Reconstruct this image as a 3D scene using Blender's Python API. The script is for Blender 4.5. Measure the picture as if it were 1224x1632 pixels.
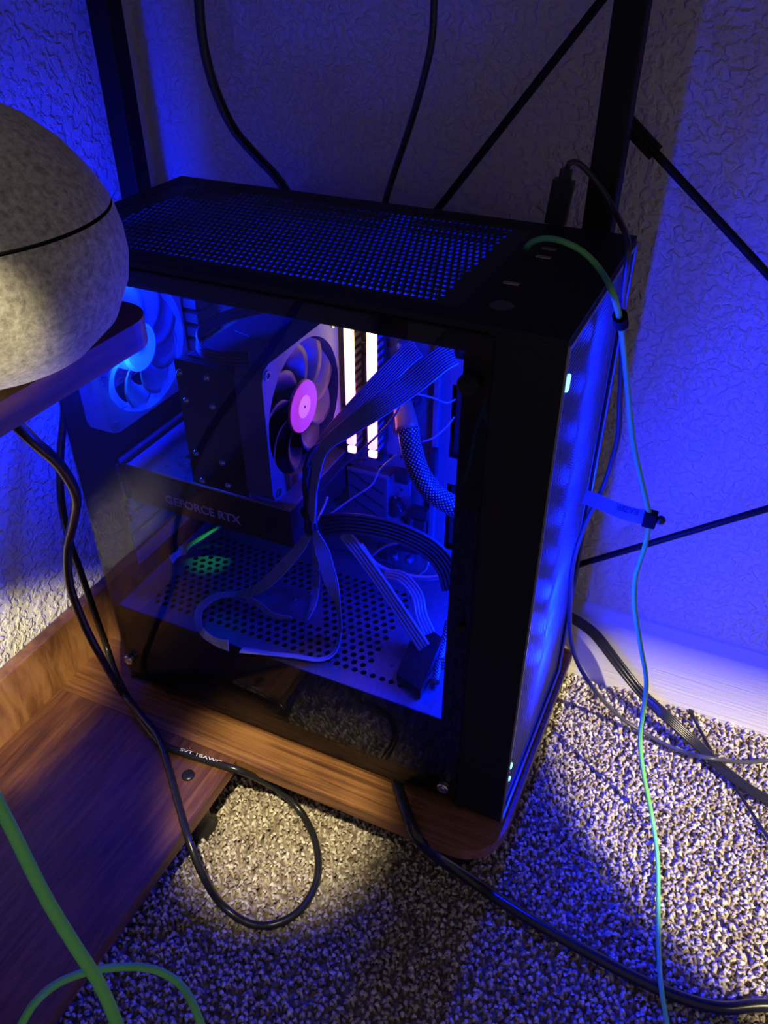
import bpy, math, random
import numpy as np
from mathutils import Vector, Matrix

random.seed(7)
rng = np.random.default_rng(7)
for o in list(bpy.data.objects):
    bpy.data.objects.remove(o)
scene = bpy.context.scene
col = scene.collection
PI = math.pi

# ------------------------------------------------------------------ camera
F = 1311.6
PITCH, YAW = 0.63251, 0.42972
CAM = np.array([0.0865, -0.4522, 0.6873])
FW = np.array([-math.sin(YAW) * math.cos(PITCH), math.cos(YAW) * math.cos(PITCH), -math.sin(PITCH)])
RT = np.array([math.cos(YAW), math.sin(YAW), 0.0])
UP = np.cross(RT, FW)
cd = bpy.data.cameras.new('camera')
cd.sensor_fit = 'HORIZONTAL'
cd.sensor_width = 36.0
cd.lens = 36.0 * F / 1224.0
cd.clip_start = 0.01
cam = bpy.data.objects.new('camera', cd)
col.objects.link(cam)
cam.matrix_world = Matrix(((RT[0], UP[0], -FW[0], CAM[0]), (RT[1], UP[1], -FW[1], CAM[1]),
                           (RT[2], UP[2], -FW[2], CAM[2]), (0, 0, 0, 1)))
scene.camera = cam


def at(x, y, X=None, Y=None, Z=None, d=None):
    """photo pixel -> point on the plane X=, Y=, Z= or at depth d"""
    v = FW + RT * (x - 612) / F - UP * (y - 816) / F
    if X is not None:
        t = (X - CAM[0]) / v[0]
    elif Y is not None:
        t = (Y - CAM[1]) / v[1]
    elif Z is not None:
        t = (Z - CAM[2]) / v[2]
    else:
        t = d
    return tuple(CAM + v * t)


# ------------------------------------------------------------------ world, exposure, added warm spots
w = bpy.data.worlds.new('world')
scene.world = w
w.use_nodes = True
w.node_tree.nodes['Background'].inputs[0].default_value = (0.35, 0.30, 0.29, 1)
w.node_tree.nodes['Background'].inputs[1].default_value = 0.52
scene.view_settings.view_transform = 'Standard'
scene.view_settings.look = 'None'
scene.view_settings.exposure = 0.0
scene.view_settings.gamma = 1.0
scene.view_settings.use_curve_mapping = False

WARM = (1.0, 0.86, 0.48)
BLUE = (0.0005, 0.010, 1.0)


def spot(name, loc, target, power, color, angle, blend, radius):
    l = bpy.data.lights.new(name, 'SPOT')
    l.energy = power
    l.color = color
    l.spot_size = math.radians(angle)
    l.spot_blend = blend
    l.shadow_soft_size = radius
    o = bpy.data.objects.new(name, l)
    col.objects.link(o)
    o.location = loc
    o.rotation_euler = (Vector(target) - Vector(loc)).to_track_quat('-Z', 'Y').to_euler()
    return o


# warm spots added out of frame, one for each patch of light
spot('warm_spot_side', (1.10, -0.55, 1.225), (0.31, 0.25, -0.09), 270, WARM, 19, 0.2, 0.02)
spot('warm_spot_high', (0.16, -0.62, 1.35), (-0.225, -0.035, -0.05), 150, WARM, 9.5, 0.7, 0.02)
spot('warm_spot_rear', (0.05, -1.10, 0.62), (-0.54, -0.055, 0.012), 165, WARM, 9.0, 0.6, 0.02)
spot('warm_spot_low', (0.10, -0.92, 0.60), (-0.196, -0.250, 0.558), 34, WARM, 6.9, 0.3, 0.006)


def lamp(name, loc, power, color, radius, parent=None):
    l = bpy.data.lights.new(name, 'POINT')
    l.energy = power
    l.color = color
    l.shadow_soft_size = radius
    o = bpy.data.objects.new(name, l)
    col.objects.link(o)
    o.location = loc
    if parent:
        o.parent = parent
    return o


# ------------------------------------------------------------------ materials
MATS = {}


def new_mat(name):
    m = bpy.data.materials.new(name)
    m.use_nodes = True
    MATS[name] = m
    nt = m.node_tree
    return m, nt, nt.nodes['Principled BSDF']


def N(nt, typ, **kw):
    n = nt.nodes.new(typ)
    for k, v in kw.items():
        setattr(n, k, v)
    return n


def plain(name, c, rough=0.5, metal=0.0, spec=0.5, var=0.06, scale=60):
    m, nt, b = new_mat(name)
    tc = N(nt, 'ShaderNodeTexCoord')
    no = N(nt, 'ShaderNodeTexNoise')
    no.inputs['Scale'].default_value = scale
    nt.links.new(tc.outputs['Object'], no.inputs['Vector'])
    mp = N(nt, 'ShaderNodeMapRange')
    mp.inputs['To Min'].default_value = max(0.02, rough - var)
    mp.inputs['To Max'].default_value = min(1, rough + var)
    nt.links.new(no.outputs['Fac'], mp.inputs['Value'])
    nt.links.new(mp.outputs['Result'], b.inputs['Roughness'])
    b.inputs['Base Color'].default_value = (*c, 1)
    b.inputs['Metallic'].default_value = metal
    b.inputs['Specular IOR Level'].default_value = spec
    return m


def emit(name, c, s, base=(0.8, 0.8, 0.8)):
    m, nt, b = new_mat(name)
    b.inputs['Base Color'].default_value = (*base, 1)
    b.inputs['Emission Color'].default_value = (*c, 1)
    b.inputs['Emission Strength'].default_value = s
    return m


def ramp(nt, stops):
    r = N(nt, 'ShaderNodeValToRGB')
    e = r.color_ramp.elements
    e[0].position, e[0].color = stops[0][0], (*stops[0][1], 1)
    e[1].position, e[1].color = stops[-1][0], (*stops[-1][1], 1)
    for p, c in stops[1:-1]:
        q = e.new(p)
        q.color = (*c, 1)
    return r


def wood(name, sc, stops, rough=0.42):
    m, nt, b = new_mat(name)
    tc = N(nt, 'ShaderNodeTexCoord')
    mp = N(nt, 'ShaderNodeMapping')
    mp.inputs['Scale'].default_value = sc
    nt.links.new(tc.outputs['Object'], mp.inputs['Vector'])
    n1 = N(nt, 'ShaderNodeTexNoise')
    n1.inputs['Scale'].default_value = 1.0
    n1.inputs['Detail'].default_value = 8
    n1.inputs['Roughness'].default_value = 0.68
    n1.inputs['Distortion'].default_value = 0.6
    nt.links.new(mp.outputs['Vector'], n1.inputs['Vector'])
    n2 = N(nt, 'ShaderNodeTexNoise')
    n2.inputs['Scale'].default_value = 9.0
    n2.inputs['Detail'].default_value = 5
    nt.links.new(tc.outputs['Object'], n2.inputs['Vector'])
    mx = N(nt, 'ShaderNodeMix')
    mx.inputs['Factor'].default_value = 0.35
    nt.links.new(n1.outputs['Fac'], mx.inputs['A'])
    nt.links.new(n2.outputs['Fac'], mx.inputs['B'])
    r = ramp(nt, stops)
    nt.links.new(mx.outputs['Result'], r.inputs['Fac'])
    nt.links.new(r.outputs['Color'], b.inputs['Base Color'])
    b.inputs['Roughness'].default_value = rough
    bp = N(nt, 'ShaderNodeBump')
    bp.inputs['Strength'].default_value = 0.25
    bp.inputs['Distance'].default_value = 0.002
    nt.links.new(n1.outputs['Fac'], bp.inputs['Height'])
    nt.links.new(bp.outputs['Normal'], b.inputs['Normal'])
    return m


WS = [(0.30, (0.035, 0.014, 0.007)), (0.43, (0.13, 0.052, 0.020)), (0.55, (0.27, 0.120, 0.043)), (0.72, (0.36, 0.18, 0.070))]
WS2 = [(0.32, (0.028, 0.011, 0.007)), (0.46, (0.10, 0.038, 0.018)), (0.58, (0.19, 0.078, 0.033)), (0.74, (0.30, 0.135, 0.058))]
wood('wood_x', (7, 260, 120), WS)
wood('wood_y', (150, 11, 100), WS2, 0.38)
wood('wood_rail', (60, 60, 11), WS, 0.4)
wood('wood_edge', (9, 9, 130), WS2, 0.45)


def wall_mat():
    m, nt, b = new_mat('wall_paint')
    tc = N(nt, 'ShaderNodeTexCoord')
    b.inputs['Base Color'].default_value = (0.66, 0.64, 0.60, 1)
    b.inputs['Roughness'].default_value = 0.62
    n = N(nt, 'ShaderNodeTexNoise')
    n.inputs['Scale'].default_value = 125
    n.inputs['Detail'].default_value = 2.5
    n.inputs['Distortion'].default_value = 0.35
    nt.links.new(tc.outputs['Object'], n.inputs['Vector'])
    r = ramp(nt, [(0.44, (0, 0, 0)), (0.60, (1, 1, 1))])
    nt.links.new(n.outputs['Fac'], r.inputs['Fac'])
    n2 = N(nt, 'ShaderNodeTexNoise')
    n2.inputs['Scale'].default_value = 420
    nt.links.new(tc.outputs['Object'], n2.inputs['Vector'])
    ad = N(nt, 'ShaderNodeMath', operation='MULTIPLY_ADD')
    ad.inputs[1].default_value = 0.16
    nt.links.new(n2.outputs['Fac'], ad.inputs[0])
    nt.links.new(r.outputs['Color'], ad.inputs[2])
    bp = N(nt, 'ShaderNodeBump')
    bp.inputs['Strength'].default_value = 1.0
    bp.inputs['Distance'].default_value = 0.0015
    nt.links.new(ad.outputs['Value'], bp.inputs['Height'])
    nt.links.new(bp.outputs['Normal'], b.inputs['Normal'])


wall_mat()


def baseboard_mat():
    m, nt, b = new_mat('trim_paint')
    tc = N(nt, 'ShaderNodeTexCoord')
    mp = N(nt, 'ShaderNodeMapping')
    mp.inputs['Scale'].default_value = (5, 60, 190)
    nt.links.new(tc.outputs['Object'], mp.inputs['Vector'])
    n = N(nt, 'ShaderNodeTexNoise')
    n.inputs['Scale'].default_value = 1
    n.inputs['Detail'].default_value = 4
    n.inputs['Distortion'].default_value = 1.4
    nt.links.new(mp.outputs['Vector'], n.inputs['Vector'])
    b.inputs['Base Color'].default_value = (0.70, 0.68, 0.64, 1)
    b.inputs['Roughness'].default_value = 0.4
    bp = N(nt, 'ShaderNodeBump')
    bp.inputs['Strength'].default_value = 0.8
    bp.inputs['Distance'].default_value = 0.0012
    nt.links.new(n.outputs['Fac'], bp.inputs['Height'])
    nt.links.new(bp.outputs['Normal'], b.inputs['Normal'])


baseboard_mat()


def felt_mat():
    m, nt, b = new_mat('grey_felt')
    tc = N(nt, 'ShaderNodeTexCoord')
    n = N(nt, 'ShaderNodeTexNoise')
    n.inputs['Scale'].default_value = 330
    n.inputs['Detail'].default_value = 4
    n.inputs['Roughness'].default_value = 0.7
    nt.links.new(tc.outputs['Object'], n.inputs['Vector'])
    r = ramp(nt, [(0.32, (0.20, 0.19, 0.175)), (0.68, (0.52, 0.50, 0.465))])
    nt.links.new(n.outputs['Fac'], r.inputs['Fac'])
    nt.links.new(r.outputs['Color'], b.inputs['Base Color'])
    b.inputs['Roughness'].default_value = 0.95
    b.inputs['Specular IOR Level'].default_value = 0.1
    b.inputs['Sheen Weight'].default_value = 0.25
    bp = N(nt, 'ShaderNodeBump')
    bp.inputs['Strength'].default_value = 0.5
    bp.inputs['Distance'].default_value = 0.0008
    nt.links.new(n.outputs['Fac'], bp.inputs['Height'])
    nt.links.new(bp.outputs['Normal'], b.inputs['Normal'])


felt_mat()


def carpet_mat():
    m, nt, b = new_mat('carpet_yarn')
    at_ = N(nt, 'ShaderNodeAttribute', attribute_name='tint')
    r = ramp(nt, [(0.0, (0.18, 0.14, 0.11)), (0.35, (0.42, 0.35, 0.29)), (0.7, (0.60, 0.54, 0.47)), (1.0, (0.80, 0.75, 0.68))])
    nt.links.new(at_.outputs['Fac'], r.inputs['Fac'])
    nt.links.new(r.outputs['Color'], b.inputs['Base Color'])
    b.inputs['Roughness'].default_value = 0.9
    b.inputs['Specular IOR Level'].default_value = 0.15
    m, nt, b = new_mat('carpet_backing')
    tc = N(nt, 'ShaderNodeTexCoord')
    n = N(nt, 'ShaderNodeTexVoronoi')
    n.inputs['Scale'].default_value = 170
    nt.links.new(tc.outputs['Object'], n.inputs['Vector'])
    r = ramp(nt, [(0.0, (0.50, 0.44, 0.38)), (0.8, (0.16, 0.12, 0.10))])
    nt.links.new(n.outputs['Distance'], r.inputs['Fac'])
    nt.links.new(r.outputs['Color'], b.inputs['Base Color'])
    b.inputs['Roughness'].default_value = 0.95
    bp = N(nt, 'ShaderNodeBump')
    bp.inputs['Distance'].default_value = 0.004
    nt.links.new(n.outputs['Distance'], bp.inputs['Height'])
    bp.invert = True
    nt.links.new(bp.outputs['Normal'], b.inputs['Normal'])


carpet_mat()


def glass_mat():
    m, nt, b = new_mat('tinted_glass')
    nt.nodes.remove(b)
    out = nt.nodes['Material Output']
    lw = N(nt, 'ShaderNodeLayerWeight')
    lw.inputs['Blend'].default_value = 0.5
    pw = N(nt, 'ShaderNodeMath', operation='POWER')
    pw.inputs[1].default_value = 5
    nt.links.new(lw.outputs['Facing'], pw.inputs[0])
    ma = N(nt, 'ShaderNodeMath', operation='MULTIPLY_ADD')
    ma.inputs[1].default_value = 0.95
    ma.inputs[2].default_value = 0.04
    nt.links.new(pw.outputs['Value'], ma.inputs[0])
    t = N(nt, 'ShaderNodeBsdfTransparent')
    t.inputs['Color'].default_value = (0.74, 0.74, 0.77, 1)
    g = N(nt, 'ShaderNodeBsdfGlossy')
    g.inputs['Roughness'].default_value = 0.0
    mx = N(nt, 'ShaderNodeMixShader')
    nt.links.new(ma.outputs['Value'], mx.inputs['Fac'])
    nt.links.new(t.outputs[0], mx.inputs[1])
    nt.links.new(g.outputs[0], mx.inputs[2])
    nt.links.new(mx.outputs[0], out.inputs['Surface'])


glass_mat()


def frosted_mat():
    m, nt, b = new_mat('frosted_plastic')
    nt.nodes.remove(b)
    out = nt.nodes['Material Output']
    t = N(nt, 'ShaderNodeBsdfTranslucent')
    t.inputs['Color'].default_value = (0.40, 0.42, 0.50, 1)
    d = N(nt, 'ShaderNodeBsdfDiffuse')
    d.inputs['Color'].default_value = (0.6, 0.62, 0.7, 1)
    mx = N(nt, 'ShaderNodeMixShader')
    mx.inputs['Fac'].default_value = 0.35
    nt.links.new(t.outputs[0], mx.inputs[1])
    nt.links.new(d.outputs[0], mx.inputs[2])
    nt.links.new(mx.outputs[0], out.inputs['Surface'])


frosted_mat()


def braid_mat():
    m, nt, b = new_mat('braided_sleeve')
    uv = N(nt, 'ShaderNodeUVMap')
    mp = N(nt, 'ShaderNodeMapping')
    mp.inputs['Rotation'].default_value = (0, 0, PI / 4)
    nt.links.new(uv.outputs['UV'], mp.inputs['Vector'])
    v = N(nt, 'ShaderNodeTexVoronoi')
    v.inputs['Scale'].default_value = 1.0
    v.inputs['Randomness'].default_value = 0.12
    nt.links.new(mp.outputs['Vector'], v.inputs['Vector'])
    r = ramp(nt, [(0.20, (0.85, 0.78, 0.72)), (0.29, (0.008, 0.008, 0.009))])
    nt.links.new(v.outputs['Distance'], r.inputs['Fac'])
    nt.links.new(r.outputs['Color'], b.inputs['Base Color'])
    b.inputs['Roughness'].default_value = 0.35


braid_mat()


def ram_mat():
    m, nt, b = new_mat('memory_light')
    tc = N(nt, 'ShaderNodeTexCoord')
    sp = N(nt, 'ShaderNodeSeparateXYZ')
    nt.links.new(tc.outputs['Generated'], sp.inputs[0])
    r = ramp(nt, [(0.0, (0.62, 0.18, 1.0)), (0.25, (1.0, 0.30, 0.85)), (0.6, (1.0, 0.42, 0.45)), (0.85, (1.0, 0.60, 0.22)), (1.0, (1.0, 0.75, 0.22))])
    nt.links.new(sp.outputs['Z'], r.inputs['Fac'])
    nt.links.new(r.outputs['Color'], b.inputs['Emission Color'])
    b.inputs['Emission Strength'].default_value = 8.0
    b.inputs['Base Color'].default_value = (0.8, 0.8, 0.8, 1)


ram_mat()
plain('black_metal', (0.006, 0.006, 0.007), 0.55, 0.0, 0.25)
plain('black_cloth', (0.006, 0.006, 0.007), 0.9, 0.0, 0.1)
plain('case_black', (0.007, 0.007, 0.008), 0.55, 0.0, 0.3)
plain('case_mesh', (0.11, 0.11, 0.12), 0.45, 0.3)
plain('top_mesh', (0.018, 0.018, 0.02), 0.5)
plain('case_inner', (0.10, 0.10, 0.11), 0.45)
plain('shroud_metal', (0.13, 0.12, 0.13), 0.38, 0.2)
plain('rubber', (0.012, 0.012, 0.013), 0.35)
plain('cable_black', (0.014, 0.014, 0.016), 0.28)
plain('cable_dark', (0.05, 0.05, 0.06), 0.35)
plain('ribbon_grey', (0.30, 0.30, 0.34), 0.28)
plain('cable_green', (0.17, 0.68, 0.20), 0.5)
plain('strap_blue', (0.16, 0.20, 0.45), 0.6)
plain('steel', (0.55, 0.54, 0.52), 0.25, 1.0)
plain('chrome', (0.75, 0.74, 0.72), 0.15, 1.0)
plain('fin_metal', (0.30, 0.31, 0.34), 0.35, 0.9)
plain('cooler_black', (0.02, 0.02, 0.023), 0.35)
plain('pcb_black', (0.03, 0.032, 0.045), 0.4)
plain('pcb_blue', (0.12, 0.13, 0.18), 0.4)
plain('chip', (0.02, 0.02, 0.022), 0.3)
plain('solder', (0.55, 0.55, 0.58), 0.25, 0.8)
plain('heatsink_grey', (0.16, 0.16, 0.19), 0.35, 0.5)
plain('gpu_black', (0.022, 0.022, 0.024), 0.35)
plain('gpu_edge', (0.30, 0.30, 0.31), 0.3, 0.5)
plain('print_grey', (0.55, 0.55, 0.57), 0.5)
plain('print_dark', (0.03, 0.03, 0.05), 0.6)
plain('print_white', (0.75, 0.75, 0.72), 0.5)
plain('fan_frame', (0.10, 0.095, 0.11), 0.4)
plain('fan_blade', (0.035, 0.025, 0.035), 0.4)
plain('copper_wrap', (0.60, 0.30, 0.15), 0.4, 0.3)
plain('port_metal', (0.5, 0.42, 0.30), 0.3, 0.8)
emit('led_cyan', (0.25, 0.85, 1.0), 2.0)
emit('led_green', (0.05, 1.0, 0.15), 3.0)
emit('hub_magenta', (0.80, 0.03, 0.75), 0.75, (0.2, 0.1, 0.2))
emit('hub_pink', (1.0, 0.25, 0.75), 1.0, (0.2, 0.1, 0.2))
emit('hub_blue', (0.02, 0.10, 1.0), 2.5)


# ------------------------------------------------------------------ mesh builder
class MB:
    def __init__(s):
        s.v, s.f, s.uv = [], [], None

    def add(s, vs, fs):
        b = len(s.v)
        s.v += [tuple(map(float, p)) for p in vs]
        s.f += [tuple(b + i for i in f) for f in fs]
        return s

    def box(s, x0, x1, y0, y1, z0, z1, bev=0.0):
        if bev <= 0:
            vs = [(x, y, z) for x in (x0, x1) for y in (y0, y1) for z in (z0, z1)]
            return s.add(vs, [(0, 1, 3, 2), (4, 6, 7, 5), (0, 4, 5, 1), (2, 3, 7, 6), (0, 2, 6, 4), (1, 5, 7, 3)])
        import bmesh
        bm = bmesh.new()
        r = bmesh.ops.create_cube(bm, size=1)
        for q in bm.verts:
            q.co = Vector(((x0 + x1) / 2 + q.co.x * (x1 - x0), (y0 + y1) / 2 + q.co.y * (y1 - y0), (z0 + z1) / 2 + q.co.z * (z1 - z0)))
        bmesh.ops.bevel(bm, geom=bm.edges[:], offset=bev, segments=2, affect='EDGES', profile=0.5)
        bm.verts.index_update()
        s.add([q.co[:] for q in bm.verts], [tuple(q.index for q in f.verts) for f in bm.faces])
        bm.free()
        return s

    def bar(s, a, b, wd, ht, up=(0, 0, 1)):
        a, b, up = Vector(a), Vector(b), Vector(up)
        t = (b - a).normalized()
        sd = t.cross(up).normalized()
        u = sd.cross(t)
        vs = []
        for p in (a, b):
            for i, j in ((-1, -1), (1, -1), (1, 1), (-1, 1)):
                vs.append(p + sd * i * wd / 2 + u * j * ht / 2)
        return s.add(vs, [(3, 2, 1, 0), (4, 5, 6, 7), (0, 1, 5, 4), (1, 2, 6, 5), (2, 3, 7, 6), (3, 0, 4, 7)])

    def cyl(s, a, b, r, n=16, r2=None, caps=True):
        a, b = Vector(a), Vector(b)
        t = (b - a).normalized()
        sd = t.orthogonal().normalized()
        u = t.cross(sd)
        r2 = r if r2 is None else r2
        vs = []
        for p, q in ((a, r), (b, r2)):
            for i in range(n):
                c = 2 * PI * i / n
                vs.append(p + (sd * math.cos(c) + u * math.sin(c)) * q)
        fs = [(i, (i + 1) % n, n + (i + 1) % n, n + i) for i in range(n)]
        if caps:
            fs += [tuple(range(n - 1, -1, -1)), tuple(range(n, 2 * n))]
        return s.add(vs, fs)

    def lathe(s, prof, c=(0, 0, 0), n=48, axis='z'):
        vs = []
        for r, h in prof:
            for i in range(n):
                a = 2 * PI * i / n
                x, y = r * math.cos(a), r * math.sin(a)
                p = (x, y, h) if axis == 'z' else ((h, x, y) if axis == 'x' else (x, h, y))
                vs.append((p[0] + c[0], p[1] + c[1], p[2] + c[2]))
        fs = []
        for k in range(len(prof) - 1):
            for i in range(n):
                j = (i + 1) % n
                f = (k * n + i, k * n + j, (k + 1) * n + j, (k + 1) * n + i)
                fs.append(f)
        return s.add(vs, fs)

    def prism(s, poly, z0, z1):
        n = len(poly)
        vs = [(x, y, z0) for x, y in poly] + [(x, y, z1) for x, y in poly]
        fs = [(i, (i + 1) % n, n + (i + 1) % n, n + i) for i in range(n)]
        fs += [tuple(range(n - 1, -1, -1)), tuple(range(n, 2 * n))]
        return s.add(vs, fs)

    def build(s, name, mat, parent=None, smooth=False):
        me = bpy.data.meshes.new(name)
        me.from_pydata(s.v, [], s.f)
        if s.uv is not None:
            l = me.uv_layers.new(name='UVMap')
            for i, lp in enumerate(me.loops):
                l.data[i].uv = s.uv[lp.vertex_index]
        me.materials.append(MATS[mat])
        if smooth:
            me.polygons.foreach_set('use_smooth', [True] * len(me.polygons))
        me.update()
        o = bpy.data.objects.new(name, me)
        col.objects.link(o)
        if parent:
            o.parent = parent
        return o


def spline(pts, step=0.004):
    P = [Vector(p) for p in pts]
    P = [P[0] * 2 - P[1]] + P + [P[-1] * 2 - P[-2]]
    out = []
    for i in range(1, len(P) - 2):
        a, b, c, d = P[i - 1:i + 3]
        k = max(2, int((c - b).length / step))
        for j in range(k):
            t = j / k
            out.append(0.5 * ((2 * b) + (c - a) * t + (2 * a - 5 * b + 4 * c - d) * t * t + (3 * b - a - 3 * c + d) * t ** 3))
    out.append(P[-2])
    return out


def frames(path):
    T = []
    for i in range(len(path)):
        a = path[max(0, i - 1)]
        b = path[min(len(path) - 1, i + 1)]
        T.append((b - a).normalized())
    n = T[0].orthogonal().normalized()
    Ns = []
    for t in T:
        n = (n - t * n.dot(t)).normalized()
        Ns.append(n.copy())
    return T, Ns


def tube(mb, pts, r, n=10, step=0.004, smooth=True, radii=None, uvs=None):
    path = spline(pts, step) if smooth else [Vector(p) for p in pts]
    T, Ns = frames(path)
    vs, uv = [], []
    L = 0
    for i, p in enumerate(path):
        if i:
            L += (p - path[i - 1]).length
        b = T[i].cross(Ns[i])
        rr = r if radii is None else float(np.interp(i / (len(path) - 1), *radii))
        for k in range(n):
            a = 2 * PI * k / n
            vs.append(p + (Ns[i] * math.cos(a) + b * math.sin(a)) * rr)
            if uvs:
                uv.append((k / n * uvs[0], L * uvs[1]))
    fs = []
    for i in range(len(path) - 1):
        for k in range(n):
            l = (k + 1) % n
            fs.append((i * n + k, i * n + l, (i + 1) * n + l, (i + 1) * n + k))
    m = len(path) - 1
    fs += [tuple(range(n - 1, -1, -1)), tuple(m * n + k for k in range(n))]
    mb.add(vs, fs)
    if uvs:
        mb.uv = (mb.uv or []) + uv
    return path


def ribbon(mb, pts, sides, width, wires, step=0.004, ang=None, wid=None):
    """flat cable: a row of joined round wires; sides = direction across the cable at each point"""
    path = spline(pts, step)
    # ang: turn of the flat face away from the open side of the tower, in degrees; wid: taper
    S = [Vector(s).normalized() for s in sides] if ang is None else None
    seg = [0]
    P = [Vector(p) for p in pts]
    for i in range(len(P) - 1):
        seg.append(seg[-1] + max(2, int((P[i + 1] - P[i]).length / step)))
    T, _ = frames(path)
    per = 4
    m = wires * per
    vs = []
    pitch = width / wires
    for i, p in enumerate(path):
        k = 0
        while k < len(seg) - 2 and i >= seg[k + 1]:
            k += 1
        t = (i - seg[k]) / (seg[k + 1] - seg[k])
        if ang is not None:
            vw = (Vector(CAM) - p).normalized()
            sd = Matrix.Rotation(math.radians(ang[k] * (1 - t) + ang[k + 1] * t), 3, T[i]) @ T[i].cross(vw).normalized()
        else:
            sd = S[k].lerp(S[k + 1], min(1, t))
        wk = width if wid is None else width * (wid[k] * (1 - t) + wid[k + 1] * t)
        sd = (sd - T[i] * sd.dot(T[i])).normalized()
        nn = T[i].cross(sd)
        top, bot = [], []
        for j in range(m + 1):
            u = j / m
            hgt = pitch * (0.12 + 0.38 * abs(math.sin(PI * u * wires)))
            top.append(p + sd * (u - 0.5) * wk + nn * hgt)
            bot.append(p + sd * (u - 0.5) * wk - nn * hgt)
        vs += top + bot[::-1]
    n = 2 * (m + 1)
    fs = []
    for i in range(len(path) - 1):
        for k in range(n):
            l = (k + 1) % n
            fs.append((i * n + k, i * n + l, (i + 1) * n + l, (i + 1) * n + k))
    e = len(path) - 1
    fs += [tuple(range(n - 1, -1, -1)), tuple(e * n + k for k in range(n))]
    mb.add(vs, fs)


def perf(mb, o, du, dv, nd, nu, nv, pu, pv, ru, rv, depth=0.0, keep=None, sides=8):
    """perforated sheet: nu x nv staggered cells from corner o along unit vectors du, dv; keep(u,v) False leaves a cell solid"""
    o, du, dv, nd = Vector(o), Vector(du), Vector(dv), Vector(nd)
    vs, fs = [], []

    def P(u, v):
        return o + du * u + dv * v

    def quad(u0, u1, v0, v1):
        b = len(vs)
        vs.extend([P(u0, v0), P(u1, v0), P(u1, v1), P(u0, v1)])
        fs.append((b, b + 1, b + 2, b + 3))
    rect = [(1, 0), (1, 1), (0, 1), (-1, 1), (-1, 0), (-1, -1), (0, -1), (1, -1)]
    for j in range(nv):
        v0 = j * pv
        off = pu / 2 if j % 2 else 0
        cnt = nu - 1 if j % 2 else nu
        if j % 2:
            quad(0, pu / 2, v0, v0 + pv)
            quad(nu * pu - pu / 2, nu * pu, v0, v0 + pv)
        for i in range(cnt):
            u0 = i * pu + off
            if keep and not keep(u0 + pu / 2, v0 + pv / 2):
                quad(u0, u0 + pu, v0, v0 + pv)
                continue
            cu, cv = u0 + pu / 2, v0 + pv / 2
            b = len(vs)
            for k in range(8):
                vs.append(P(cu + rect[k][0] * pu / 2, cv + rect[k][1] * pv / 2))
            for k in range(8):
                a = PI / 4 * k
                vs.append(P(cu + math.cos(a) * ru, cv + math.sin(a) * rv))
            if depth:
                for k in range(8):
                    vs.append(vs[b + 8 + k] - nd * depth)
            for k in range(8):
                l = (k + 1) % 8
                fs.append((b + k, b + l, b + 8 + l, b + 8 + k))
                if depth:
                    fs.append((b + 8 + k, b + 8 + l, b + 16 + l, b + 16 + k))
    mb.add(vs, fs)


def rounded(x0, x1, y0, y1, r, corners=(1, 1, 1, 1), n=8):
    """outline of a board; corners (x0y0, x1y0, x1y1, x0y1) rounded where 1"""
    pts = []
    for (cx, cy, a0), c in zip(((x0 + r, y0 + r, PI), (x1 - r, y0 + r, 1.5 * PI), (x1 - r, y1 - r, 0), (x0 + r, y1 - r, PI / 2)), corners):
        if c:
            for i in range(n + 1):
                a = a0 + PI / 2 * i / n
                pts.append((cx + r * math.cos(a), cy + r * math.sin(a)))
        else:
            pts.append((x0 if cx < (x0 + x1) / 2 else x1, y0 if cy < (y0 + y1) / 2 else y1))
    return pts


def tag(o, label, cat, group=None, kind=None):
    if label:
        o['label'] = label
    if cat:
        o['category'] = cat
    if group:
        o['group'] = group
    if kind:
        o['kind'] = kind
    return o


def thing(name, label, cat, loc=(0, 0, 0), group=None):
    e = bpy.data.objects.new(name, None)
    col.objects.link(e)
    e.location = loc
    e.empty_display_size = 0.02
    return tag(e, label, cat, group)


def keep_place(ch, parent):
    """parent a mesh built in world coordinates under an Empty that stands elsewhere"""
    ch.parent = parent
    ch.matrix_parent_inverse = Matrix.Translation(Vector(parent.location)).inverted()


def sub(ch, part):
    """hang a piece under a part; both were built in world coordinates"""
    ch.parent = part
    ch.matrix_parent_inverse = Matrix.Identity(4)


def text_mesh(name, body, size, mat, parent=None, depth=0.0002, spacing=1.0, bold=0.0):
    cu = bpy.data.curves.new(name, 'FONT')
    cu.body = body
    cu.size = size
    cu.extrude = depth
    cu.offset = bold
    cu.space_character = spacing
    cu.align_x = 'LEFT'
    t = bpy.data.objects.new(name, cu)
    col.objects.link(t)
    me = bpy.data.meshes.new_from_object(t)
    bpy.data.objects.remove(t)
    me.materials.clear()
    me.materials.append(MATS[mat])
    o = bpy.data.objects.new(name, me)
    col.objects.link(o)
    o.parent = parent
    return o


# ------------------------------------------------------------------ the room
ZC = -0.090          # top of the carpet pile
XW, YW = -0.540, 0.312
YB = 0.299           # face of the baseboard
fl = MB().box(-0.60, 1.6, -1.6, 0.36, -0.13, -0.0985).build('floor', 'carpet_backing')
tag(fl, None, None, kind='structure')
wb = MB().box(XW - 0.1, 1.6, YW, YW + 0.05, -0.13, 1.6).build('wall_back', 'wall_paint')
tag(wb, None, None, kind='structure')
wl = MB().box(XW - 0.05, XW, -1.6, YW, -0.13, 1.6).build('wall_left', 'wall_paint')
tag(wl, None, None, kind='structure')


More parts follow.
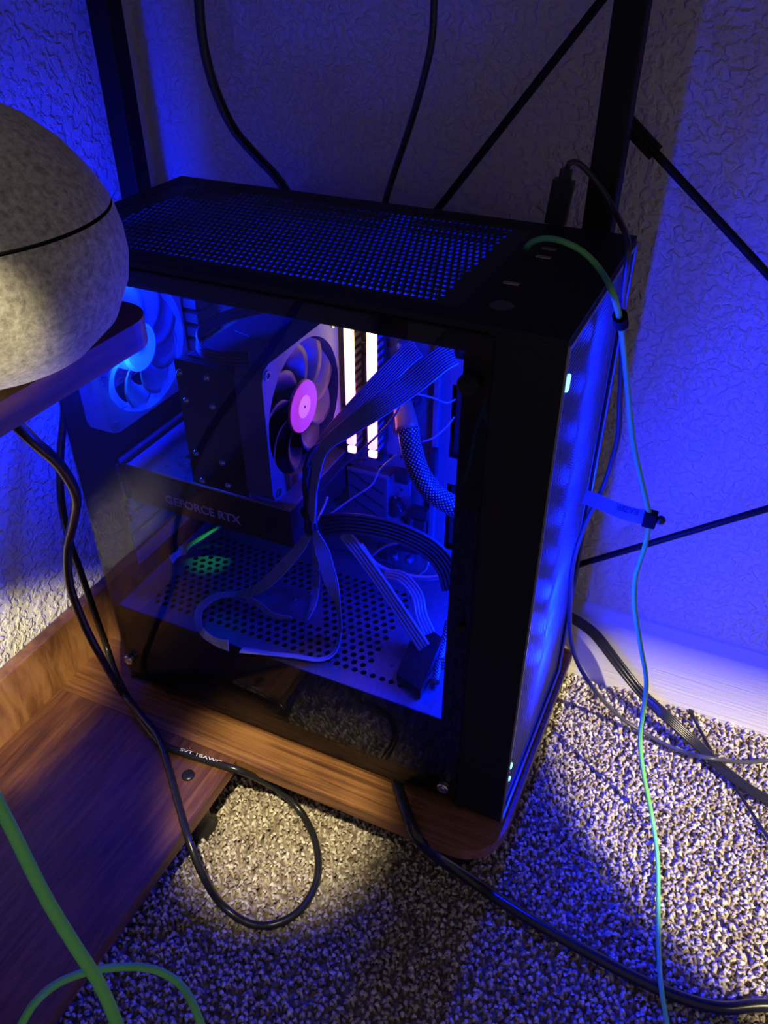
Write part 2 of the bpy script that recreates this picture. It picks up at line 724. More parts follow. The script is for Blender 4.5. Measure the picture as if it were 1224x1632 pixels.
def trim(name, a, b, nrm):
    m = MB()
    a, b, nrm = Vector(a), Vector(b), Vector(nrm)
    prof = [(0, -0.03), (0.013, -0.03), (0.013, 0.088), (0.011, 0.097), (0.0065, 0.103), (0.003, 0.110), (0, 0.112)]
    vs = [p + nrm * q + Vector((0, 0, h)) for p in (a, b) for q, h in prof]
    n = len(prof)
    m.add(vs, [(i, i + 1, n + i + 1, n + i) for i in range(n - 1)] + [tuple(range(n)), tuple(range(2 * n - 1, n - 1, -1))])
    return tag(m.build(name, 'trim_paint'), None, None, kind='structure')


trim('baseboard_back', (XW, YW, ZC - 0.002), (1.6, YW, ZC - 0.002), (0, -1, 0))
trim('baseboard_left', (XW, -1.6, ZC - 0.002), (XW, YB, ZC - 0.002), (1, 0, 0))


def carpet():
    """looped pile: one small curled yarn per tuft"""
    px = 0.0051
    xs = np.arange(-0.36, 0.80, px)
    ys = np.arange(-0.58, YB - 0.001, px)
    gx, gy = np.meshgrid(xs, ys)
    cx = gx.ravel() + rng.uniform(-0.0016, 0.0016, gx.size)
    cy = gy.ravel() + rng.uniform(-0.0016, 0.0016, gx.size)
    ok = ~((cx < -0.30) & (cy > -0.50))
    ok &= ~((cx < -0.03) & (cy > 0.02))
    cx, cy = cx[ok], cy[ok]
    n = cx.size
    ang = rng.uniform(0, 2 * PI, n)
    lean = rng.uniform(0.0012, 0.0046, n)
    hgt = rng.uniform(0.0072, 0.0112, n)
    rad = rng.uniform(0.0014, 0.0021, n)
    dx, dy = np.cos(ang), np.sin(ang)
    bend = ang + rng.uniform(0.7, 1.8, n)
    ex, ey = np.cos(bend), np.sin(bend)
    z0 = -0.0995
    # centre line of each yarn: root, belly, shoulder, tip
    cl = np.zeros((n, 4, 3))
    cl[:, 0] = np.stack([cx, cy, np.full(n, z0)], 1)
    cl[:, 1] = np.stack([cx + dx * lean * 0.5, cy + dy * lean * 0.5, z0 + hgt * 0.55], 1)
    cl[:, 2] = np.stack([cx + dx * lean, cy + dy * lean, z0 + hgt], 1)
    cl[:, 3] = np.stack([cx + dx * lean + ex * 0.0030, cy + dy * lean + ey * 0.0030, z0 + hgt * 0.86], 1)
    rr = np.stack([rad * 0.8, rad * 1.1, rad * 1.15, rad * 0.55], 1)
    V = np.zeros((n, 16, 3))
    for k in range(4):
        for q in range(4):
            a = PI / 2 * q
            ox, oy = math.cos(a), math.sin(a)
            if k < 2:
                off = np.stack([np.full(n, ox), np.full(n, oy), np.zeros(n)], 1)
            elif k == 2:
                off = np.stack([ox * -ey * 1.0 - oy * ex * 0.5, ox * ex - oy * ey * 0.5, np.full(n, oy * 0.8)], 1)
            else:
                off = np.stack([ox * -ey, ox * ex, np.full(n, oy * 1.0)], 1)
            V[:, k * 4 + q] = cl[:, k] + off * rr[:, k:k + 1]
    fb = []
    for k in range(3):
        for q in range(4):
            l = (q + 1) % 4
            fb.append((k * 4 + q, k * 4 + l, k * 4 + 4 + l, k * 4 + 4 + q))
    fb.append((12, 13, 14, 15))
    fb = np.array(fb)
    Fc = (fb[None] + (np.arange(n) * 16)[:, None, None]).reshape(-1, 4)
    me = bpy.data.meshes.new('carpet')
    me.vertices.add(n * 16)
    me.vertices.foreach_set('co', V.ravel())
    me.loops.add(Fc.size)
    me.loops.foreach_set('vertex_index', Fc.ravel().astype(np.int32))
    me.polygons.add(len(Fc))
    me.polygons.foreach_set('loop_start', np.arange(0, Fc.size, 4, dtype=np.int32))
    me.polygons.foreach_set('loop_total', np.full(len(Fc), 4, dtype=np.int32))
    me.polygons.foreach_set('use_smooth', np.ones(len(Fc), dtype=bool))
    at_ = me.attributes.new('tint', 'FLOAT', 'POINT')
    tint = np.clip(rng.normal(0.55, 0.24, n), 0, 1)
    at_.data.foreach_set('value', np.repeat(tint, 16).astype(np.float32))
    me.update(calc_edges=True)
    me.materials.append(MATS['carpet_yarn'])
    o = bpy.data.objects.new('carpet', me)
    col.objects.link(o)
    tag(o, 'flecked beige looped carpet pile covering the floor', 'carpet', kind='stuff')


carpet()

# ------------------------------------------------------------------ corner desk
ZB = -0.016          # top of the low boards
desk = thing('corner_desk', 'dark brown wooden corner desk with black metal posts and low boards under the computer', 'desk', (-0.27, 0.0, ZC))


def dpart(mb, name, mat, parent=desk, smooth=False):
    o = mb.build(name, mat, smooth=smooth)
    if parent is desk:
        keep_place(o, desk)
    else:
        o.parent = parent
        o.matrix_parent_inverse = Matrix.Translation(-Vector(desk.location)) if False else parent.matrix_world.inverted()
    return o


base = dpart(MB().prism(rounded(-0.503, 0.004, -0.033, 0.262, 0.042, (0, 1, 0, 0)), ZB - 0.015, ZB), 'base_board', 'wood_x')
side = dpart(MB().prism([(-0.503, -0.95), (-0.272, -0.95), (-0.272, -0.0336), (-0.503, -0.0336)], ZB - 0.015, ZB - 0.0004), 'side_board', 'wood_y')
rail = dpart(MB().box(-0.517, -0.5035, -0.95, 0.222, ZB - 0.03, 0.057, 0.0012), 'back_rail', 'wood_rail')
top = dpart(MB().prism(rounded(-0.532, 1.15, -0.20, 0.29, 0.03, (0, 1, 0, 0)), 0.705, 0.727), 'desktop', 'wood_x')
# bolt sunk in the low board
bp_ = at(300, 1236, Z=ZB)
b = dpart(MB().lathe([(0.0, 0.0022), (0.0035, 0.0022), (0.0060, 0.0018), (0.0066, 0.0006), (0.0066, -0.001)], (bp_[0], bp_[1], ZB), 24), 'bolt', 'rubber', smooth=True)
bs_ = dpart(MB().cyl((bp_[0], bp_[1], ZB + 0.0012), (bp_[0], bp_[1], ZB + 0.0026), 0.0018, 6), 'bolt_socket', 'case_black')
sub(bs_, b)
# glide feet
for fx, fy in ((-0.30, -0.075), (-0.045, 0.012), (-0.48, -0.50), (-0.30, -0.60), (-0.045, 0.24)):
    dpart(MB().lathe([(0.0, ZC - 0.006), (0.018, ZC - 0.006), (0.019, ZC + 0.004), (0.013, ZC + 0.012), (0.013, ZB - 0.018), (0.021, ZB - 0.0155)], (fx, fy, 0), 20), 'foot', 'rubber', smooth=True)
# square tube posts
for x0, y0 in ((-0.0485, 0.2255), (-0.520, 0.2255), (0.56, 0.2255), (1.10, 0.2255), (1.10, -0.17), (-0.532, -0.90)):
    z0 = ZB if x0 < 0 and y0 > 0 else ZC - 0.006
    p = dpart(MB().box(x0, x0 + 0.0235, y0, y0 + 0.022, z0, 0.705, 0.0016), 'post', 'black_metal')
# cross brace rods between the posts
YR = 0.266


def brace(x0, z0, x1, z1):
    m = MB()
    m.cyl((x0, YR, z0), (x1, YR, z1), 0.0034, 12)
    for (xa, za, xb, zb) in ((x0, z0, x1, z1), (x1, z1, x0, z0)):
        d = Vector((xb - xa, 0, zb - za)).normalized()
        m.bar(Vector((xa, YR, za)) - d * 0.004, Vector((xa, YR, za)) + d * 0.030, 0.0035, 0.013, (0, 0, 1))
        m.cyl((xa, YR - 0.019, za), (xa, YR + 0.003, za), 0.004, 10)
    return dpart(m, 'brace_rod', 'black_metal')


brace(-0.030, 0.5500, 0.568, 0.080)
brace(-0.036, 0.0870, 0.568, 0.553)
brace(-0.036, 0.6720, -0.506, 0.040)
# small shelf at the left with the round speaker
SX1, SY1, SZ = -0.1855, -0.1335, 0.5215
shelf = dpart(MB().prism(rounded(-0.536, SX1, -0.92, SY1, 0.022, (0, 0, 1, 0)), SZ - 0.0145, SZ), 'shelf_board', 'wood_edge')

# ------------------------------------------------------------------ round speaker
SPX, SPY = -0.222, -0.212
sp = thing('round_speaker', 'rounded grey felt speaker with a thin dark seam, resting on the shelf board', 'speaker', (SPX, SPY, SZ))
MB().lathe([(0, 0.0), (0.030, 0.0), (0.047, 0.005), (0.0600, 0.017), (0.0670, 0.032), (0.0690, 0.043), (0.0685, 0.053), (0.0665, 0.0625), (0.0658, 0.0640)],
           n=96).build('lower_shell', 'grey_felt', sp, True)
MB().lathe([(0.0640, 0.0630), (0.0640, 0.0672)], n=96).build('seam', 'rubber', sp, True)
MB().lathe([(0.0655, 0.0655), (0.0650, 0.0668), (0.0590, 0.0775), (0.0500, 0.0890), (0.0390, 0.0985), (0.0260, 0.1055), (0.0130, 0.1090), (0.0, 0.1100)],
           n=96).build('upper_shell', 'grey_felt', sp, True)

# ------------------------------------------------------------------ computer case
D, W, H = 0.428, 0.210, 0.483
pc = thing('computer_case', 'black computer tower with tinted glass side and perforated front, standing on the wooden board', 'computer case', (-0.214, 0.105, ZB))


def cpart(mb, name, mat, parent=pc, smooth=False):
    o = mb.build(name, mat, smooth=smooth)
    if parent is pc:
        keep_place(o, pc)
    else:
        o.parent = parent
    return o


XF = -0.046          # front panel starts here
# chassis: floor, rear wall with fan and slot openings, inner tray
m = MB()
m.box(-0.426, XF, 0.004, 0.206, 0.000, 0.004)
cpart(m, 'bottom_plate', 'case_black')
FY, FZ = 0.071, 0.374   # rear fan centre
m = MB()
hx0, hx1, hz0, hz1 = FY - 0.046, FY + 0.046, FZ - 0.046, FZ + 0.046
x0, x1 = -0.428, -0.4265
m.box(x0, x1, 0.001, hx0, 0.0, 0.478).box(x0, x1, hx1, 0.209, 0.0, 0.478)
m.box(x0, x1, hx0, hx1, hz1, 0.478).box(x0, x1, hx0, hx1, 0.0, hz0)
cpart(m, 'rear_panel', 'case_black')
m = MB()
for r in (0.018, 0.034, 0.050):
    tube(m, [(-0.4285, FY + r * math.cos(a), FZ + r * math.sin(a)) for a in np.linspace(0, 2 * PI, 33)], 0.0010, 6, 0.02)
for a in (0.785, 2.356, 3.927, 5.498):
    m.cyl((-0.4285, FY, FZ), (-0.4285, FY + 0.078 * math.cos(a), FZ + 0.078 * math.sin(a)), 0.001, 6)
cpart(m, 'fan_grille', 'black_metal')
# slot covers at the rear
for k in range(6):
    z = 0.130 + k * 0.0215
    cpart(MB().box(-0.4262, -0.4252, 0.045, 0.155, z, z + 0.018, 0.0004), 'slot_cover', 'case_inner')
TY = 0.182
m = MB()
m.box(-0.4265, -0.136, TY, TY + 0.0015, 0.004, 0.474)
m.box(-0.094, XF, TY, TY + 0.0015, 0.004, 0.474)
for z0, z1 in ((0.004, 0.150), (0.232, 0.262), (0.340, 0.366), (0.446, 0.474)):
    m.box(-0.136, -0.094, TY, TY + 0.0015, z0, z1)
cpart(m, 'motherboard_tray', 'case_inner')
cpart(MB().box(-0.428, -0.0, 0.2085, 0.2100, 0.000, 0.479), 'far_side_panel', 'case_black')
# ridge along the tray beside the board
cpart(MB().box(-0.152, -0.146, TY - 0.006, TY, 0.13, 0.47, 0.001), 'tray_ridge', 'case_inner')
# rounded grommets in the tray openings
for zc_ in (0.191, 0.301, 0.406):
    cpart(MB().box(-0.133, -0.097, TY + 0.004, TY + 0.006, zc_ - 0.036, zc_ + 0.036, 0.0008), 'cable_grommet', 'rubber')
# power supply shroud
SZ0, SZ1 = 0.105, 0.108


def skeep(u, v):
    X, Y = -0.424 + u, 0.006 + v
    if X > -0.105 or X < -0.400 or Y < 0.024 or Y > 0.150:
        return False
    if X > -0.150 and Y > 0.035:
        return False
    if -0.30 < X < -0.215 and 0.060 < Y < 0.105 and (X + Y * 0.7) < -0.17:
        return False
    return True


m = MB()
pu, pv = 0.0095, 0.0083
nu, nv = 39, 21
perf(m, (-0.4245, 0.0055, SZ1), (1, 0, 0), (0, 1, 0), (0, 0, 1), nu, nv, pu, pv, 0.0031, 0.0031, 0.0015, skeep)
m.box(-0.4245 + nu * pu, -0.050, 0.0055, 0.0055 + nv * pv, SZ1 - 0.001, SZ1)
shroud = cpart(m, 'shroud_top', 'shroud_metal')
cpart(MB().box(-0.4245, -0.050, 0.0045, 0.0057, 0.004, SZ1), 'shroud_side', 'case_black')
# row of rivets and a slot in the shroud
for q in ((555, 1012), (610, 1030), (625, 1061), (470, 955), (495, 945), (521, 1012)):
    p = at(*q, Z=SZ1)
    sub(cpart(MB().lathe([(0, 0.0012), (0.0016, 0.001), (0.0021, 0.0)], (p[0], p[1], SZ1), 10), 'rivet', 'shroud_metal', smooth=True), shroud)
# drive bay foot rails and the four feet
for fx, fy in ((-0.39, 0.02), (-0.045, 0.02), (-0.39, 0.19), (-0.045, 0.19)):
    cpart(MB().lathe([(0, ZB), (0.011, ZB), (0.0125, ZB + 0.003), (0.0135, -0.002), (0.0135, 0.0)], (fx, fy, 0), 20), 'case_foot', 'rubber', smooth=True)
# glass door with its black painted margin
gl = cpart(MB().box(-0.4270, XF - 0.0005, -0.0015, 0.0010, 0.004, 0.4775), 'glass_panel', 'tinted_glass')
m = MB()
m.box(-0.066, XF - 0.001, 0.0014, 0.0026, 0.006, 0.4775)
m.box(-0.4265, -0.066, 0.0014, 0.0026, 0.4635, 0.4775)
m.box(-0.4265, -0.066, 0.0014, 0.0026, 0.004, 0.010)
sub(cpart(m, 'glass_margin', 'case_black'), gl)


def screw(x, z, head=0.0072, y=-0.0015, name='thumbscrew', mat='case_black', ln=0.006):
    t = cpart(MB().lathe([(0.0, -ln), (head * 0.35, -ln), (head * 0.42, -ln + 0.0006), (head * 0.88, -ln), (head, -ln + 0.0012), (head, -0.0008), (head * 0.9, 0.0)],
                         (x, y, z), 28, 'y'), name, mat, smooth=False)
    return t


screw(-0.060, 0.4445)
screw(-0.058, 0.0270, 0.0056, mat='steel')
screw(-0.4185, 0.0395, 0.0056, mat='steel')
screw(-0.4185, 0.4445)
screw(-0.0535, 0.232, 0.0036, ln=0.003, name='clip')
screw(-0.0535, 0.135, 0.0022, ln=0.002, name='clip')
cpart(MB().box(-0.0515, XF + 0.003, 0.0012, 0.0100, 0.002, 0.4790), 'gap_filler', 'case_black')  # filler strip added to stop light leaking past the glass edge
# front panel: cheeks, caps, rim, perforated face
m = MB()
m.box(XF, -0.0015, 0.0, 0.0035, 0.0, 0.4795, 0.0008)
cpart(m, 'front_cheek', 'case_black')
m = MB()
m.box(XF, -0.0015, 0.2055, 0.2100, 0.0, 0.4795, 0.0008)
cpart(m, 'front_cheek', 'case_black')
cpart(MB().box(XF, -0.0015, 0.0035, 0.2055, 0.000, 0.006), 'front_sill', 'case_black')
m = MB()
m.box(-0.0015, 0.0, 0.0, 0.0022, 0.0, 0.4795).box(-0.0015, 0.0, 0.2075, 0.21, 0.0, 0.4795)
m.box(-0.0015, 0.0, 0.0022, 0.2075, 0.4765, 0.4795).box(-0.0015, 0.0, 0.0022, 0.2075, 0.0, 0.003)
cpart(m, 'front_rim', 'gpu_edge')  # pale grey puts the bright edge highlight into the rim colour
m = MB()
pf = 0.0038
nfu, nfv = 49, 121
perf(m, (-0.004, 0.0110, 0.0095), (0, 1, 0), (0, 0, 1), (1, 0, 0), nfu, nfv, pf, pf, 0.00150, 0.00150, 0.0006)
fy1, fz1 = 0.0110 + nfu * pf, 0.0095 + nfv * pf
m.box(-0.0048, -0.0030, 0.0098, 0.0112, 0.008, fz1 + 0.001).box(-0.0048, -0.0030, fy1, fy1 + 0.0014, 0.008, fz1 + 0.001)
m.box(-0.0048, -0.0030, 0.0098, fy1 + 0.0014, fz1, fz1 + 0.0014).box(-0.0048, -0.0030, 0.0098, fy1 + 0.0014, 0.008, 0.0096)
cpart(m, 'front_mesh', 'case_mesh')
m = MB()
m.box(-0.0075, -0.0050, 0.0035, 0.0108, 0.004, 0.477).box(-0.0075, -0.0050, fy1 + 0.0004, 0.2055, 0.004, 0.477)
m.box(-0.0075, -0.0050, 0.0035, 0.2055, fz1 - 0.0005, 0.4772)
cpart(m, 'mesh_backing', 'case_black')
p = at(905, 612, X=0.0005)
cpart(MB().box(-0.0010, 0.0012, 0.0030, 0.0085, p[2] - 0.0055, p[2] + 0.0055, 0.0009), 'power_light', 'led_cyan')
for q in ((815, 1220, 0.0022), (811, 1243, 0.0012)):
    p = at(q[0], q[1], X=0.0)
    cpart(MB().box(-0.0010, 0.0008, 0.0030, 0.0072, p[2] - q[2], p[2] + q[2], 0.0004), 'status_light', 'led_cyan')
# top panel: frame with inset perforated dust filter
TX0, TX1, TY0, TY1 = -0.412, -0.078, 0.020, 0.192
m = MB()
zt0, zt1 = 0.4797, 0.4835
m.box(-0.428, TX0, 0.0, W, zt0, zt1).box(TX1, -0.0015, 0.0, W, zt0, zt1)
m.box(TX0, TX1, 0.0, TY0, zt0, zt1).box(TX0, TX1, TY1, W, zt0, zt1)
cpart(m, 'top_panel', 'case_black')
m = MB()
ptu, ptv = 0.0051, 0.0081
ntu, ntv = 63, 20
ou, ov = TX0 + 0.006, TY0 + 0.005


def tkeep(u, v):
    return not (u < 0.012 or u > ntu * ptu - 0.010)


perf(m, (ou, ov, zt1 - 0.0006), (1, 0, 0), (0, 1, 0), (0, 0, 1), ntu, ntv, ptu, ptv, 0.0016, 0.0031, 0.0012, tkeep)
e1, e2 = ou + ntu * ptu, ov + ntv * ptv
m.box(TX0, ou, TY0, TY1, zt1 - 0.0018, zt1 - 0.0004).box(e1, TX1, TY0, TY1, zt1 - 0.0018, zt1 - 0.0004)
m.box(ou, e1, TY0, ov, zt1 - 0.0018, zt1 - 0.0004).box(ou, e1, e2, TY1, zt1 - 0.0018, zt1 - 0.0004)
cpart(m, 'dust_filter', 'top_mesh')
# roof rails under the filter
m = MB()
m.box(-0.4265, XF, 0.003, 0.018, 0.4745, 0.4790).box(-0.4265, XF, 0.192, 0.2085, 0.4745, 0.4790)
m.box(-0.4265, -0.404, 0.018, 0.192, 0.4745, 0.4790).box(-0.088, XF, 0.018, 0.192, 0.4745, 0.4790)
for xa, xb in ((-0.395, -0.350), (-0.300, -0.190), (-0.165, -0.095)):
    for k in range(4):
        y = 0.150 + k * 0.0105
        m.box(xa, xb, y, y + 0.005, 0.4752, 0.4785)
cpart(m, 'roof_rail', 'case_black')
# power button, sockets
p = at(800, 487, Z=zt1)
cpart(MB().lathe([(0, 0.0012), (0.0055, 0.0012), (0.0072, 0.0004), (0.0078, 0.0)], (p[0], p[1], zt1), 24), 'power_button', 'case_mesh', smooth=True)
for q in ((875, 397), (866, 410), (815, 452)):
    p = at(*q, Z=zt1)
    cpart(MB().box(p[0] - 0.0055, p[0] + 0.0055, p[1] - 0.0022, p[1] + 0.0022, zt1 - 0.0005, zt1 + 0.0006, 0.0003), 'socket', 'port_metal')


# ------------------------------------------------------------------ fans
def make_fan(name, label, cx, cy, cz, size, depth, blades, frame_m, blade_m, hub_m, hub_r, group=None, hub_x=None):
    """axis along X, faces +X; centre of the box at (cx, cy, cz)"""
    t = thing(name, label, 'fan', (cx, cy, cz), group)
    h, R, n = size / 2, size / 2 * 0.955, 64
    m = MB()

    def sq(a):
        c, s_ = math.cos(a), math.sin(a)
        k = h / max(abs(c), abs(s_))
        y, z = c * k, s_ * k
        rr = math.hypot(y, z)
        lim = h * 1.34
        if rr > lim:
            y, z = y * lim / rr, z * lim / rr
        return y, z
    vs, fs = [], []
    for x in (-depth / 2, depth / 2):
        for i in range(n):
            a = 2 * PI * i / n
            vs.append((x, *sq(a)))
        for i in range(n):
            a = 2 * PI * i / n
            vs.append((x, R * math.cos(a), R * math.sin(a)))
    for i in range(n):
        j = (i + 1) % n
        fs += [(i, j, n + j, n + i), (2 * n + i, 3 * n + i, 3 * n + j, 2 * n + j), (i, 2 * n + i, 2 * n + j, j), (n + i, n + j, 3 * n + j, 3 * n + i)]
    m.add(vs, fs)
    m.build('frame', frame_m, t)
    for sy in (-1, 1):
        for sz in (-1, 1):
            k = MB()
            k.lathe([(0.0026, depth / 2 + 0.0009), (0.0042, depth / 2 + 0.0009), (0.0045, depth / 2 - 0.001)], (0, sy * h * 0.865, sz * h * 0.865), 14, 'x')
            k.build('screw_eye', 'steel' if name == 'cooler_fan' else frame_m, t)
    hb = MB().lathe([(0, depth * 0.42), (hub_r * 0.86, depth * 0.42), (hub_r, depth * 0.34), (hub_r, -depth * 0.42), (0, -depth * 0.42)], n=40, axis='x').build('hub', hub_m, t, False)
    bm_ = None
    for k in range(blades):
        if bm_ is None:
            m = MB()
            nr, na = 9, 7
            vs, fs = [], []
            span = 2 * PI / blades * (1.12 if blade_m == 'frosted_plastic' else 0.95)
            for side_ in (0.0006, -0.0006):
                for i in range(nr):
                    u = i / (nr - 1)
                    r = hub_r * 0.96 + (R * 0.965 - hub_r * 0.96) * u
                    sw = 0.55 * u * u
                    for j in range(na):
                        v = j / (na - 1)
                        a = sw + span * (v - 0.5) * (0.9 + 0.25 * u)
                        x = (v - 0.5) * -depth * 0.62 + side_ + 0.002 * math.sin(PI * v)
                        vs.append((x, r * math.cos(a), r * math.sin(a)))
            q = nr * na
            for i in range(nr - 1):
                for j in range(na - 1):
                    a0 = i * na + j
                    fs.append((a0, a0 + 1, a0 + na + 1, a0 + na))
                    fs.append((q + a0, q + a0 + na, q + a0 + na + 1, q + a0 + 1))
            for i in range(nr - 1):
                fs.append((i * na, (i + 1) * na, q + (i + 1) * na, q + i * na))
                fs.append((i * na + na - 1, q + i * na + na - 1, q + (i + 1) * na + na - 1, (i + 1) * na + na - 1))
            m.add(vs, fs)
            b0 = m.build('blade', blade_m, t, True)
            bm_ = b0.data
        else:
            b1 = b0.copy()
            col.objects.link(b1)
            b1.parent = t
            b1.rotation_euler = (2 * PI * k / blades, 0, 0)
    return t


# three blue-lit intake fans behind the front mesh
for k, z in enumerate((0.405, 0.283, 0.161)):
    t = make_fan('case_fan', ('top', 'middle', 'bottom')[k] + ' blue-lit intake fan behind the perforated front of the tower',
                 -0.0300, 0.107, z, 0.120, 0.025, 9, 'case_black', 'fan_frame', 'cooler_black', 0.021, 'intake fans')
    for dz in (-0.0407, 0.0, 0.0407):
        lamp('fan_light', (0.0150, -0.005, dz), (1.4, 1.7, 10.0)[k], BLUE, 0.016, t)
    lamp('fan_light', (-0.020, 0, 0), 5.0, BLUE, 0.014, t)
# rear fan with a frosted glowing wheel
t = make_fan('case_fan', 'glowing frosted blue exhaust fan at the rear wall of the tower', -0.4000, FY, FZ, 0.120, 0.025, 9, 'frosted_plastic', 'frosted_plastic', 'frosted_plastic', 0.022)
lamp('fan_light', (-0.0125, 0.0, 0.0), 9.5, BLUE, 0.016, t)
lamp('fan_light', (0.0150, -0.026, -0.006), 0.22, (0.004, 0.10, 1.0), 0.006, t)
lamp('fan_light', (0.0220, 0.0, 0.060), 1.9, BLUE, 0.010, t)  # lamp added at the fan rim to brighten cooler top and tray

# ------------------------------------------------------------------ motherboard
MBY = 0.170
mbd = thing('motherboard', 'dark circuit board mounted upright inside the computer tower', 'motherboard', (-0.300, MBY, 0.150))


def mpart(mb, name, mat, smooth=False):
    o = mb.build(name, mat, smooth=smooth)
    keep_place(o, mbd)
    return o


mpart(MB().box(-0.422, -0.170, MBY, MBY + 0.002, 0.150, 0.425), 'circuit_board', 'pcb_blue')
for x in (-0.232, -0.2235, -0.2075, -0.199):
    m = MB().box(x - 0.0030, x + 0.0030, MBY - 0.007, MBY, 0.262, 0.402)
    m.box(x - 0.0030, x + 0.0030, MBY - 0.012, MBY, 0.255, 0.262)
    mpart(m, 'memory_slot', 'chip')
# cover plate over the storage slot, with diagonal grooves
p0, p1 = at(553, 742, Y=MBY - 0.012), at(617, 838, Y=MBY - 0.012)
m = MB().box(p0[0], p1[0], MBY - 0.012, MBY, p1[2], p0[2] - 0.004, 0.001)
hc = mpart(m, 'heatsink_cover', 'heatsink_grey')
for k in range(3):
    z = p1[2] + 0.012 + 0.016 * k
    gv = mpart(MB().bar((p0[0] + 0.004, MBY - 0.0122, z + 0.012), (p1[0] - 0.004, MBY - 0.0122, z - 0.006), 0.0012, 0.0012, (0, 1, 0)), 'groove', 'chip')
    sub(gv, hc)
sub(mpart(MB().box(p0[0], p1[0] + 0.002, MBY - 0.0135, MBY - 0.012, p1[2] - 0.004, p1[2], 0.0004), 'cover_edge', 'gpu_edge'), hc)
sub(mpart(MB().box(p0[0], p1[0] + 0.002, MBY - 0.0135, MBY - 0.012, p0[2] - 0.004, p0[2], 0.0004), 'cover_edge', 'gpu_edge'), hc)
# round buzzer, small connectors, capacitors, header block
p = at(632, 805, Y=MBY)
mpart(MB().lathe([(0, -0.010), (0.0085, -0.010), (0.0095, -0.0085), (0.0095, 0)], (p[0], MBY, p[2]), 24, 'y'), 'buzzer', 'chip', True)
for q, sx, sz in (((668, 820), 0.009, 0.007), ((668, 838), 0.006, 0.010), ((560, 755), 0.006, 0.004), ((640, 760), 0.007, 0.007), ((650, 585), 0.004, 0.010), ((690, 740), 0.003, 0.016),
                  ((650, 872), 0.012, 0.006), ((610, 880), 0.006, 0.008)):
    p = at(*q, Y=MBY - 0.006)
    mpart(MB().box(p[0] - sx, p[0] + sx, MBY - 0.008, MBY, p[2] - sz, p[2] + sz, 0.0006), 'connector_block', 'chip')
for q in ((636, 552), (636, 568), (650, 895), (628, 890)):
    p = at(*q, Y=MBY - 0.007)
    mpart(MB().lathe([(0, -0.008), (0.0036, -0.008), (0.0042, -0.007), (0.0042, 0)], (p[0], MBY, p[2]), 14, 'y'), 'capacitor', 'heatsink_grey', True)
p = at(655, 660, Y=MBY - 0.006)
mpart(MB().box(-0.184, -0.175, MBY - 0.012, MBY, 0.290, 0.345, 0.0006), 'power_socket', 'chip')
# scatter of soldered components
m = MB()
m2 = MB()
for k in range(420):
    x = random.uniform(-0.42, -0.172)
    z = random.uniform(0.153, 0.42)
    a, c, e = random.uniform(0.0008, 0.0022), random.uniform(0.0006, 0.0016), random.uniform(0.001, 0.003)
    (m if k % 2 else m2).box(x - a, x + a, MBY - e, MBY, z - c, z + c)
o = mpart(m, 'soldered_component', 'solder')
o['kind'] = 'stuff'
o = mpart(m2, 'surface_chip', 'chip')
o['kind'] = 'stuff'
# finned heatsink near the rear sockets
m = MB()
for k in range(9):
    m.box(-0.405, -0.375, MBY - 0.034, MBY, 0.275 + k * 0.014, 0.275 + k * 0.014 + 0.009)
m.box(-0.403, -0.377, MBY - 0.022, MBY, 0.27, 0.40)
mpart(m, 'voltage_heatsink', 'heatsink_grey')

# ------------------------------------------------------------------ memory modules
for k, (x, y, z1, lab) in enumerate(((-0.2215, 0.1435, 0.3985, 'lit memory stick beside the cooler fan, glowing pale yellow and pink'),
                                     (-0.1975, 0.1395, 0.4015, 'lit memory stick next to the power lead, glowing pink white'))):
    t = thing('memory_module', lab, 'memory module', (x, y, z1 - 0.133), 'lit memory sticks in the motherboard')
    L = 0.133
    MB().box(-0.0036, 0.0036, 0.004, MBY - y - 0.0005, 0.002, L - 0.002, 0.0006).build('heat_spreader', 'chip', t)
    m = MB()
    for j in range(16):
        for s in (-1, 1):
            m.box(s * 0.0036, s * 0.0042, 0.006, 0.018, 0.006 + j * 0.008, 0.010 + j * 0.008)
    m.build('spreader_rib', 'gpu_edge', t)
    MB().box(-0.0042, 0.0042, 0.0, 0.005, 0.010, L, 0.0010).build('light_bar', 'memory_light', t)
    MB().box(-0.0042, 0.0042, 0.001, 0.005, 0.000, 0.0072, 0.0012).build('light_tip', 'memory_light', t)

# ------------------------------------------------------------------ processor cooler
CX1 = -0.2320        # rear plane of the fan
cy0, cy1, cz0, cz1 = 0.022, 0.143, 0.279, 0.405
cl_ = thing('processor_cooler', 'black tower cooler with metal fins and heat pipe tips inside the computer', 'cooler', (-0.29, 0.10, cz0))


def kpart(mb, name, mat, smooth=False):
    o = mb.build(name, mat, smooth=smooth)
    keep_place(o, cl_)
    return o


m = MB()
x0, x1 = CX1 - 0.082, CX1 - 0.026
for k in range(44):
    y = cy0 + 0.0035 + k * 0.0026
    m.box(x0 + 0.0012 * (k % 2), x1, y, y + 0.0006, cz0 + 0.003, cz1 - 0.006)
kpart(m, 'fin_stack', 'fin_metal')
kpart(MB().box(x0 - 0.001, x1 + 0.001, cy0, cy0 + 0.003, cz0 + 0.002, cz1 - 0.005, 0.0008), 'cover_plate', 'cooler_black')
kpart(MB().box(x0 + 0.006, x1 - 0.006, cy0 + 0.01, cy1 - 0.012, cz1 - 0.0062, cz1 - 0.0045, 0.0005), 'top_strip', 'pcb_blue')
for q in ((372, 497, 405, 476), (375, 527, 400, 537)):
    kpart(MB().cyl(at(q[0], q[1], Z=cz1 - 0.003), at(q[2], q[3], Z=cz1 - 0.003), 0.0008, 8), 'fan_clip', 'chrome')
